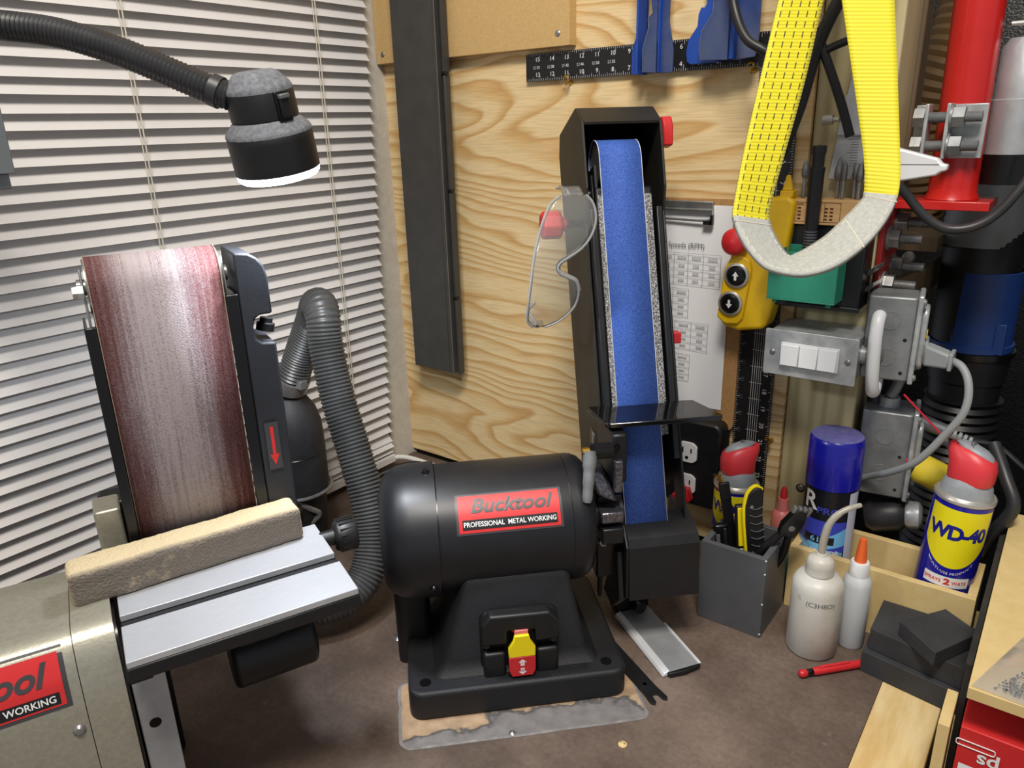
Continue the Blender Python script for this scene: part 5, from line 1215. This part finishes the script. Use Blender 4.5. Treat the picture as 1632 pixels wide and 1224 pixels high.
MB().tube(smoothpath([(-.045, 1.03, .235), (-.025, 1.0, .205), (-.012, .985, .178), (-.024, .985, .145), (-.030, .99, .125), (-.035, 1.0, .10), (-.04, 1.02, .07)], 7), .0075, 12).build('cable', G['hose_dark'], lp_, w=True)
MB().box((-.008, .962, .108), (-.004, .972, .130)).build('red_tie', G['plastic_red'], lp_, w=True)
o = MB().tube(smoothpath([(-.185, 1.03, .30), (-.183, 1.025, .26), (-.185, 1.02, .21), (-.187, 1.02, .16)], 5), .011, 12).build('conduit_hose', G['hose_dark'], None)
tag(o, 'black flexible conduit running down the post edge', 'conduit')

# hoist pendant
hp = thing('hoist_pendant', 'yellow hoist control pendant with red stop button and two arrow keys', 'control', (-.335, .965, .36))
pc = [(-.374, .376), (-.366, .3615), (-.345, .357), (-.312, .3635), (-.307, .372), (-.293, .44), (-.285, .525), (-.294, .532), (-.318, .53), (-.333, .478), (-.358, .466), (-.366, .44)]
MB().prism(pc, .942, .976, yp).build('case', G['yellow_plastic'], hp, bevel=.005, seg=3, w=True)
MB().prism([(-.373, .374), (-.362, .366), (-.345, .367), (-.338, .376), (-.331, .44), (-.334, .452), (-.346, .458), (-.360, .452), (-.3665, .44)], .938, .942, yp).build('key_panel', G['yellow_plastic'], hp, bevel=.0025, seg=3, w=True)
MB().box((-.306, .946, .53), (-.290, .964, .538)).prism([(-.305, .538), (-.292, .538), (-.297, .556), (-.301, .556)], .95, .956, yp).build('hanging_lug', G['yellow_plastic'], hp, bevel=.001, w=True)
eb = MB().lathe([(.0, .014), (.012, .0125), (.0165, .008), (.0172, .003), (.0135, 0), (.0125, -.006)], (-.3535, .938, .474), (-.15, -1, .1), 32).build('stop_button', G['plastic_red'], hp, w=True)
for x, z, s in ((-.349, .4315, 1), (-.355, .3945, -1)):
    MB().lathe([(.0158, -.004), (.0162, .001), (.0140, .0025), (.0132, .0025), (.0132, -.002)], (x, .936, z), (0, -1, 0), 28).build('key_bezel', G['tin'], hp, w=True)
    kb = MB().lathe([(.0, .0045), (.0105, .004), (.0125, .002), (.0128, -.003)], (x, .936, z), (0, -1, 0), 28).build('arrow_key', G['black_gloss'], hp, w=True)
    MB().add([(x+a, .9313, z+s*b) for a, b in ((-.0016, -.0055), (.0016, -.0055), (.0016, .0), (.0042, .0), (0, .0058), (-.0042, 0), (-.0016, 0))], [tuple(range(7))]).build('arrow', G['white_print'], kb, smooth=0, w=True)

# black holder, green bin, burr block
hb_ = thing('tool_holder', 'black rectangular magnetic holder on the post behind the green bin', 'holder', (-.25, .97, .39))
MB().box((-.302, .955, .398), (-.203, .9985, .498)).build('body', G['black_paint'], hb_, bevel=.002, w=True)
MB().box((-.303, .951, .396), (-.202, .9548, .402)).build('lower_lip', G['black_paint'], hb_, bevel=.001, w=True)
gn = thing('green_bin', 'small green plastic bin on the black holder', 'bin', (-.26, .93, .41))
gx0, gx1, gy0, gy1, gz0_, gz1 = -.302, -.222, .916, .953, .4125, .470
for n, a, b in (('front', (gx0, gy0, gz0_), (gx1, gy0+.002, gz1)), ('back', (gx0, gy1-.002, gz0_), (gx1, gy1, gz1+.004)), ('side', (gx0, gy0+.002, gz0_), (gx0+.002, gy1-.002, gz1)), ('side', (gx1-.002, gy0+.002, gz0_), (gx1, gy1-.002, gz1)), ('bottom', (gx0, gy0, gz0_-.002), (gx1, gy1, gz0_))):
    MB().box(a, b).build(n, G['green_plastic'], gn, bevel=.0005, w=True)
sl = MB()
for a, b in (((gx0, gy0-.014, .458), (gx0+.002, gy0, .476)), ((gx0+.018, gy0-.014, .458), (gx0+.020, gy0, .476)), ((gx0, gy0-.014, .458), (gx0+.02, gy0-.012, .476)), ((gx0, gy0-.014, .458), (gx0+.02, gy0, .460))): sl.box(a, b)
sl.build('pen_slot', G['green_plastic'], gn, bevel=.0004, w=True)
for x in (-.296, -.232): MB().cyl((x, .93, gz0_-.008), (x, .93, gz0_-.001), .003, n=10).build('foot_peg', G['green_plastic'], gn, w=True)
bp_ = thing('black_probe', 'black tapered probe standing upright in the green bin', 'probe', (-.262, .936, .415))
MB().lathe([(.007, 0), (.0075, .06), (.0085, .145), (.009, .147), (.009, .150), (.007, .151), (.0072, .163), (.0085, .168), (.0085, .174), (0, .175)], (-.262, .936, .416), (0, 0, 1), 20).build('barrel', G['black_plastic'], bp_, w=True)
gm = MB()
for i in range(8): gm.lathe([(.0077, 0), (.0079, .0008), (.0077, .0016)], (-.262, .936, .468+i*.0034), (0, 0, 1), 18, cap=False)
gm.build('grip_marks', G['grey_box'], bp_, w=True)
bb = thing('burr_block', 'small wooden block with a printed chart, holding rotary burrs', 'block', (-.24, .965, .499))
MB().box((-.294, .950, .4985), (-.200, .985, .528)).build('block', G['wood_block'], bb, bevel=.0008, w=True)
ch = MB()
def cl(x0, z0, x1, z1): ch.add([(x0, .9497, z0), (x1, .9497, z0), (x1, .9497, z1), (x0, .9497, z1)], [(0, 1, 2, 3)])
for x in (-.292, -.272, -.253, -.235): cl(x, .502, x+.0006, .5245)
for z in (.502, .5245): cl(-.292, z, -.2345, z+.0006)
for j in range(4):
    for i in range(9):
        if i % 3 < 2: cl(-.290+i*.0062, .5045+j*.0042, -.2862+i*.0062, .5065+j*.0042)
ch.build('chart', G['brown_ink'], bb, smooth=0, w=True)
text('SHAPE', 'lettering', G['brown_ink'], bb, lambda x, y: (-.282+x, .9496, .5222+y), .0034, bold=.01, w=True)
random.seed(11)
for i, (x, L, rr, hl, kind) in enumerate(((-.284, .045, .0042, .022, 0), (-.2465, .048, .0055, .028, 1), (-.239, .045, .0035, .024, 0), (-.2275, .041, .004, .019, 2), (-.221, .043, .0045, .024, 1), (-.214, .046, .0036, .022, 0))):
    lb = ['leftmost rotary burr in the wooden block, left of the black probe', 'thick pointed rotary burr just right of the black probe', 'slim rotary burr behind the thick pointed one', 'short rounded rotary burr in the middle of the right group', 'rotary burr next to the yellow sling in the wooden block', 'rotary burr partly hidden by the yellow sling'][i]
    b = thing('rotary_burr', lb, 'burr', (x, .966+.006*(i % 2), .5285), group='rotary burrs in the wooden block')
    MB().cyl((0, 0, -.012), (0, 0, L-hl), .0023, n=12).build('shank', G['steel'], b)
    pr = {0: [(.0023, 0), (rr, .003), (rr, hl*.5), (rr*.55, hl*.85), (0, hl)], 1: [(.0023, 0), (rr, .005), (rr*.95, hl*.45), (rr*.5, hl*.8), (0, hl)], 2: [(.0023, 0), (rr, .004), (rr, hl*.7), (rr*.7, hl*.93), (0, hl)]}[kind]
    MB().lathe(pr, (0, 0, L-hl), (0, 0, 1), 16).build('head', G['burr_steel'], b)

# caliper and white tapered handle behind the sling
cl_ = thing('caliper', 'grey slide caliper hanging on the post behind the yellow sling', 'caliper', (-.225, .99, .55))
MB().prism([(-.262, .55), (-.222, .55), (-.232, .70), (-.243, .70)], .984, .987, yp).build('beam', G['alu'], cl_, bevel=.0005, w=True)
MB().prism([(-.256, .60), (-.222, .60), (-.224, .645), (-.250, .645)], .980, .984, yp).build('slider', G['alu'], cl_, bevel=.0005, w=True)
MB().cyl((-.273, .98, .618), (-.262, .98, .618), .006, n=18).cyl((-.262, .98, .618), (-.255, .98, .618), .003, n=12).build('thumb_screw', G['tin'], cl_, w=True)
tkc = MB()
for i in range(22): tkc.box((-.2395 if i % 5 else -.243, .9838, .565+i*.003), (-.231, .984, .5656+i*.003))
tkc.build('scale', G['ink'], cl_, smooth=0, w=True)
MB().box((-.2075, .980, .634), (-.196, .985, .642)).build('hanger_tab', G['white_plastic'], cl_, bevel=.001, w=True)
wh = thing('tapered_handle', 'white tapered plastic handle pointing right behind the sling', 'handle', (-.16, .97, .535))
MB().prism([(-.215, .548), (-.215, .594), (-.205, .592), (-.142, .575), (-.137, .569), (-.132, .569), (-.132, .562), (-.137, .561), (-.142, .557), (-.205, .545)], .955, .970, yp).build('handle', G['white_plastic'], wh, bevel=.002, w=True)
MB().box((-.214, .9545, .5685), (-.140, .9552, .5692)).build('seam', G['alu_dim'], wh, smooth=0, w=True)

# jib crane: red column on a bolted bracket
jc = thing('jib_crane', 'red steel jib column bolted to the side of the post', 'crane', (-.14, 1.07, .41))
MB().cyl((-.139, 1.075, .523), (-.145, 1.075, 1.2), .0265, n=40).build('column', G['paint_red'], jc, w=True)
MB().lathe([(.030, .523), (.027, .530), (.0265, .536)], (-.139, 1.075, 0), (0, 0, 1), 40, cap=False).build('weld', G['paint_red'], jc, w=True)
MB().box((-.200, 1.037, .512), (-.094, 1.12, .5225)).build('base_plate', G['paint_red'], jc, bevel=.001, w=True)
MB().box((-.2, 1.0, .405), (-.194, 1.088, .5118)).build('side_plate', G['paint_red_dull'], jc, bevel=.001, w=True)
for y, z in ((1.025, .478), (1.025, .421), (1.066, .493), (1.066, .437)):
    bo = MB().lathe([(.0155, 0), (.0155, .0028)], (-.1938, y, z), (1, 0, 0), 24).build('washer', G['steel'], jc, w=True)
    MB().lathe([(.0122, .0028), (.0122, .0135)], (-.1938, y, z), (1, 0, 0), 6).build('nut', G['steel'], bo, w=True, smooth=0)
    pts = [(.0062 if i % 2 else .0054, .0135+i*.0009) for i in range(28)]
    MB().lathe(pts, (-.1938, y, z), (1, 0, 0), 14).build('thread', G['steel'], bo, w=True)
for z in (.415, .435):
    MB().hexa([(-.205, .98, z), (-.192, .965, z+.012), (-.190, 1.0, z+.012), (-.203, 1.0, z), (-.205, .98, z+.006), (-.192, .965, z+.018), (-.190, 1.0, z+.018), (-.203, 1.0, z+.006)]).build('bracket_lug', G['steel'], jc, bevel=.0008, w=True)
ck = thing('pipe_clamp', 'zinc clamp plates with two long bolts on the red column', 'clamp', (-.14, 1.04, .57))
for x0, x1 in ((-.1725, -.1685), (-.1505, -.1465)): MB().prism([(1.022, .571), (1.05, .571), (1.05, .632), (1.022, .632)], x0, x1, lambda y, z, x: (x, y, z)).build('clamp_plate', G['zinc'], ck, bevel=.001, w=True)
MB().box((-.1465, 1.0465, .571), (-.112, 1.05, .631)).build('wing', G['zinc'], ck, bevel=.001, w=True)
MB().box((-.186, 1.0465, .571), (-.1725, 1.05, .631)).build('wing', G['zinc'], ck, bevel=.001, w=True)
for z in (.617, .5855):
    bo = MB().cyl((-.184, 1.032, z), (-.1728, 1.032, z), .0120, n=6).build('bolt_head', G['steel'], ck, w=True, smooth=0)
    MB().lathe([(.0063 if i % 2 else .0055, i*.001) for i in range(58)], (-.172, 1.032, z), (1, 0, 0), 14).build('bolt', G['zinc_dull'], bo, w=True)
    MB().cyl((-.1463, 1.032, z), (-.1440, 1.032, z), .0140, n=18).cyl((-.1438, 1.032, z), (-.132, 1.032, z), .0122, n=6).build('nut', G['zinc_dull'], bo, w=True, smooth=30)
al = thing('air_cylinder', 'grey aluminium cylinder standing right of the red column', 'cylinder', (-.075, 1.11, .57))
MB().lathe([(.030, .574), (.030, .634), (.0285, .635), (.0275, .69), (.021, .70), (.0, .701)], (-.087, 1.10, 0), (0, 0, 1), 36).build('barrel', G['alu'], al, w=True)
MB().lathe([(.0125, .70), (.0125, .722), (.0, .723)], (-.083, 1.10, 0), (0, 0, 1), 24).build('port', G['alu'], al, w=True)
MB().cyl((-.108, 1.09, .715), (-.094, 1.09, .715), .003, n=10).build('pin', G['tin'], al, w=True)
MB().lathe([(.033, .54), (.033, .574)], (-.087, 1.10, 0), (0, 0, 1), 36).build('foot_ring', G['black_gloss'], al, w=True)

# dust duct behind
dd = thing('dust_duct', 'large black dust duct with blue coupler behind the post', 'duct', (-.118, 1.33, -.9))
cx, cy = -.118, 1.33
MB().lathe([(.055, .435), (.055, .472), (.0535, .475), (.0535, .52), (.052, .53), (.052, .66)], (cx-.004, cy, 0), (0, 0, 1), 40).build('upper_pipe', G['alu_dim'], dd, w=True)
MB().lathe([(.0535, .53), (.056, .531), (.056, .548), (.0535, .549)], (cx-.004, cy, 0), (0, 0, 1), 40, cap=False).build('hose_band', G['hose_dark'], dd, w=True)
MB().box((cx-.02, cy-.061, .532), (cx+.014, cy-.055, .547)).build('band_screw', G['steel'], dd, bevel=.001, w=True)
MB().lathe([(.053, .29), (.0535, .43), (.051, .462)], (cx, cy, 0), (0, 0, 1), 40).build('sleeve', G['black_plastic'], dd, w=True)
MB().lathe([(.058, .278), (.058, .287), (.0545, .288), (.0545, .335), (.0545, .398), (.0528, .399)], (cx+.004, cy, 0), (0, 0, 1), 44, cap=False).build('blue_coupler', G['blue_coupler'], dd, w=True)
MB().box((cx+.036, cy-.045, .278), (cx+.05, cy-.03, .325)).build('coupler_latch', G['blue_coupler'], dd, bevel=.001, w=True)
MB().lathe([(.060, .268), (.060, .277), (.053, .278)], (cx+.005, cy, 0), (0, 0, 1), 44).build('flange', G['black_gloss'], dd, w=True)
MB().lathe([(.0495, .19), (.051, .225), (.0535, .226), (.056, .268)], (cx+.005, cy, 0), (0, 0, 1), 44).build('reducer', G['black_plastic'], dd, w=True)
ribbed([(cx+.006, cy, .195), (cx+.006, cy, .10), (cx+.004, cy, -.05), (cx, cy, -.3), (cx, cy, -.88)], .056, .014, .005, 30).build('flex_hose', G['black_plastic'], dd, w=True)
bh = thing('flex_hose', 'tan flexible hose curving down behind the red column', 'hose', (-.2, 1.4, .55))
ribbed([(-.18, 1.42, .95), (-.19, 1.40, .82), (-.205, 1.38, .72), (-.225, 1.38, .65), (-.235, 1.40, .57), (-.235, 1.44, .45)], .042, .014, .004, 24).build('hose', G['beige_hose'], bh, w=True)
o = MB().box((-.245, 1.10, .53), (-.198, 1.14, 1.3)).build('timber_brace', G['brown_post'], None, bevel=.002)
tag(o, 'brown timber brace standing just behind the treated post', 'timber')
o = MB().box((-.02, 1.15, .40), (.0, 1.25, .585)).build('wooden_board', G['brown_post'], None, bevel=.002)
tag(o, 'small wooden board edge at the right of the dust duct', 'board')
# shelf hardware in the dark gap behind the bracket
ds = thing('dark_shelf', 'brown shelf board with bolts in the gap behind the red bracket', 'shelf', (-.22, 1.35, .33))
MB().box((-.30, 1.25, .43), (-.17, 1.40, .45)).build('board', G['brown_post'], ds, smooth=0, w=True)
MB().hexa([(-.28, 1.25, .33), (-.18, 1.25, .36), (-.18, 1.40, .36), (-.28, 1.40, .33), (-.28, 1.25, .345), (-.18, 1.25, .405), (-.18, 1.40, .405), (-.28, 1.40, .345)]).build('wedge', G['brown_post'], ds, smooth=0, w=True)
MB().lathe([(0, .004), (.007, .003), (.009, 0)], (-.205, 1.249, .42), (0, -1, 0), 14).build('bolt', G['steel'], ds, w=True)

# black air line looping in front of the crane base
o = MB().tube(smoothpath([(-.200, .93, .62), (-.190, .945, .565), (-.170, .962, .537), (-.15, .97, .513), (-.128, .975, .499), (-.105, .98, .500), (-.085, .985, .512), (-.068, .99, .536), (-.05, 1.0, .575), (-.03, 1.02, .64)], 7), .0052, 12).build('air_line', G['hose_dark'], None)
tag(o, 'black air line looping below the red crane base plate', 'hose')
hc = thing('hanging_cable', 'black cable with branches hanging behind the yellow sling', 'cable', (-.31, .93, .6))
MB().tube(smoothpath([(-.385, .935, .80), (-.372, .93, .745), (-.352, .92, .71), (-.33, .92, .695), (-.31, .93, .68)], 6), .0055, 10).build('left_branch', G['black_cable'], hc, w=True)
MB().tube(smoothpath([(-.235, .90, .76), (-.262, .90, .70), (-.280, .905, .63), (-.300, .91, .575)], 6), .007, 10).build('main_cable', G['black_cable'], hc, w=True)
MB().tube(smoothpath([(-.268, .90, .71), (-.253, .905, .675), (-.238, .915, .635), (-.226, .92, .60)], 6), .005, 10).build('right_branch', G['black_cable'], hc, w=True)
MB().tube(smoothpath([(-.262, .905, .686), (-.246, .9, .692), (-.222, .89, .698)], 4), .0042, 10).build('tie', G['black_cable'], hc, w=True)

# yellow lifting sling
sg_ = thing('lifting_sling', 'yellow webbing lifting sling with grey sewn eye hanging in front of the post', 'sling', (-.21, .75, .485))
def ray(px, py, D): return Vector((0, 0, .62))+(cr*((px-816)/FPX)+cd*((py-612)/FPX)+fwd)*D
# (edge A pixel, depth, edge B pixel, depth) along the webbing, from the left leg round the eye to the right leg
EDGE = [((1255, -60), .745, (1330, -60), .75), ((1241, 0), .742, (1312, 0), .748), ((1213, 120), .735, (1284, 122), .742), ((1186, 240), .725, (1251, 242), .735), ((1171, 320), .715, (1227, 328), .73), ((1169, 348), .71, (1226, 356), .727),
        ((1184, 385), .70, (1240, 388), .722), ((1212, 420), .688, (1257, 409), .716), ((1240, 434), .682, (1272, 405), .712), ((1282, 439), .676, (1292, 394), .708), ((1330, 426), .672, (1318, 376), .702), ((1375, 395), .672, (1345, 350), .698), ((1408, 358), .673, (1372, 322), .696),
        ((1429, 318), .676, (1377, 310), .695), ((1435, 280), .68, (1378, 275), .695), ((1434, 230), .685, (1374, 228), .698), ((1430, 120), .692, (1359, 120), .702), ((1425, 0), .70, (1342, 0), .708), ((1422, -60), .704, (1335, -60), .712)]
EA = smoothpath([ray(*e[0], e[1]) for e in EDGE], 8); EB = smoothpath([ray(*e[2], e[3]) for e in EDGE], 8)
# both legs run on up to the beam they hang from
nA, nB, hk = len(EA), len(EB), Vector((-.235, .84, 1.30)); wv = (EB[0]-EA[0])
upA = [EA[0].lerp(hk-wv*.5, 1-k/10) for k in range(10)]; upB = [EB[0].lerp(hk+wv*.5, 1-k/10) for k in range(10)]
wv = (EB[-1]-EA[-1]); hk2 = hk+Vector((.03, -.02, 0))
dnA = [EA[-1].lerp(hk2-wv*.5, k/10) for k in range(1, 11)]; dnB = [EB[-1].lerp(hk2+wv*.5, k/10) for k in range(1, 11)]
EA = upA+EA+dnA; EB = upB+EB+dnB
def strip(i0, i1, name, m, extra=0):
    n = i1-i0; Ls = [0]
    for i in range(i0, i1): Ls.append(Ls[-1]+((EA[i+1]+EB[i+1])/2-(EA[i]+EB[i])/2).length)
    def f(u, v):
        i = min(i1, i0+int(round(v*n))); a, b = EA[i], EB[i]; return a+(b-a)*u
    mb = MB().grid(f, 8, n, uv=True); mb.uv = {k: (q[0], Ls[int(round(q[1]*n))]/.25) for k, q in mb.uv.items()}
    return mb.build(name, G[m], sg_, solid=.0028+extra, w=True)
strip(0, 50, 'left_leg', 'web_stitched'); strip(114, len(EA)-1, 'right_leg', 'web_plain')
strip(49, 115, 'grey_eye', 'sling_grey', .0016)
for i in (51, 98, 113): MB().tube([EA[i].lerp(EB[i], t)+fwd*-.0026 for t in (0, .25, .5, .75, 1)], .0007, 6).build('seam_stitch', G['cord'], sg_, w=True)
sg_st = MB()
for t in (.10, .90):
    for i in range(54, 112, 3):
        a = EA[i].lerp(EB[i], t); b = EA[i+2].lerp(EB[i+2], t); nrm = (EB[i]-EA[i]).cross(EA[i+1]-EA[i]).normalized()
        if nrm.dot(fwd) > 0: nrm = -nrm
        sg_st.tube([a+nrm*.0022, b+nrm*.0022], .0005, 5)
sg_st.build('edge_stitching', G['cord'], sg_, w=True)['kind'] = 'stuff'
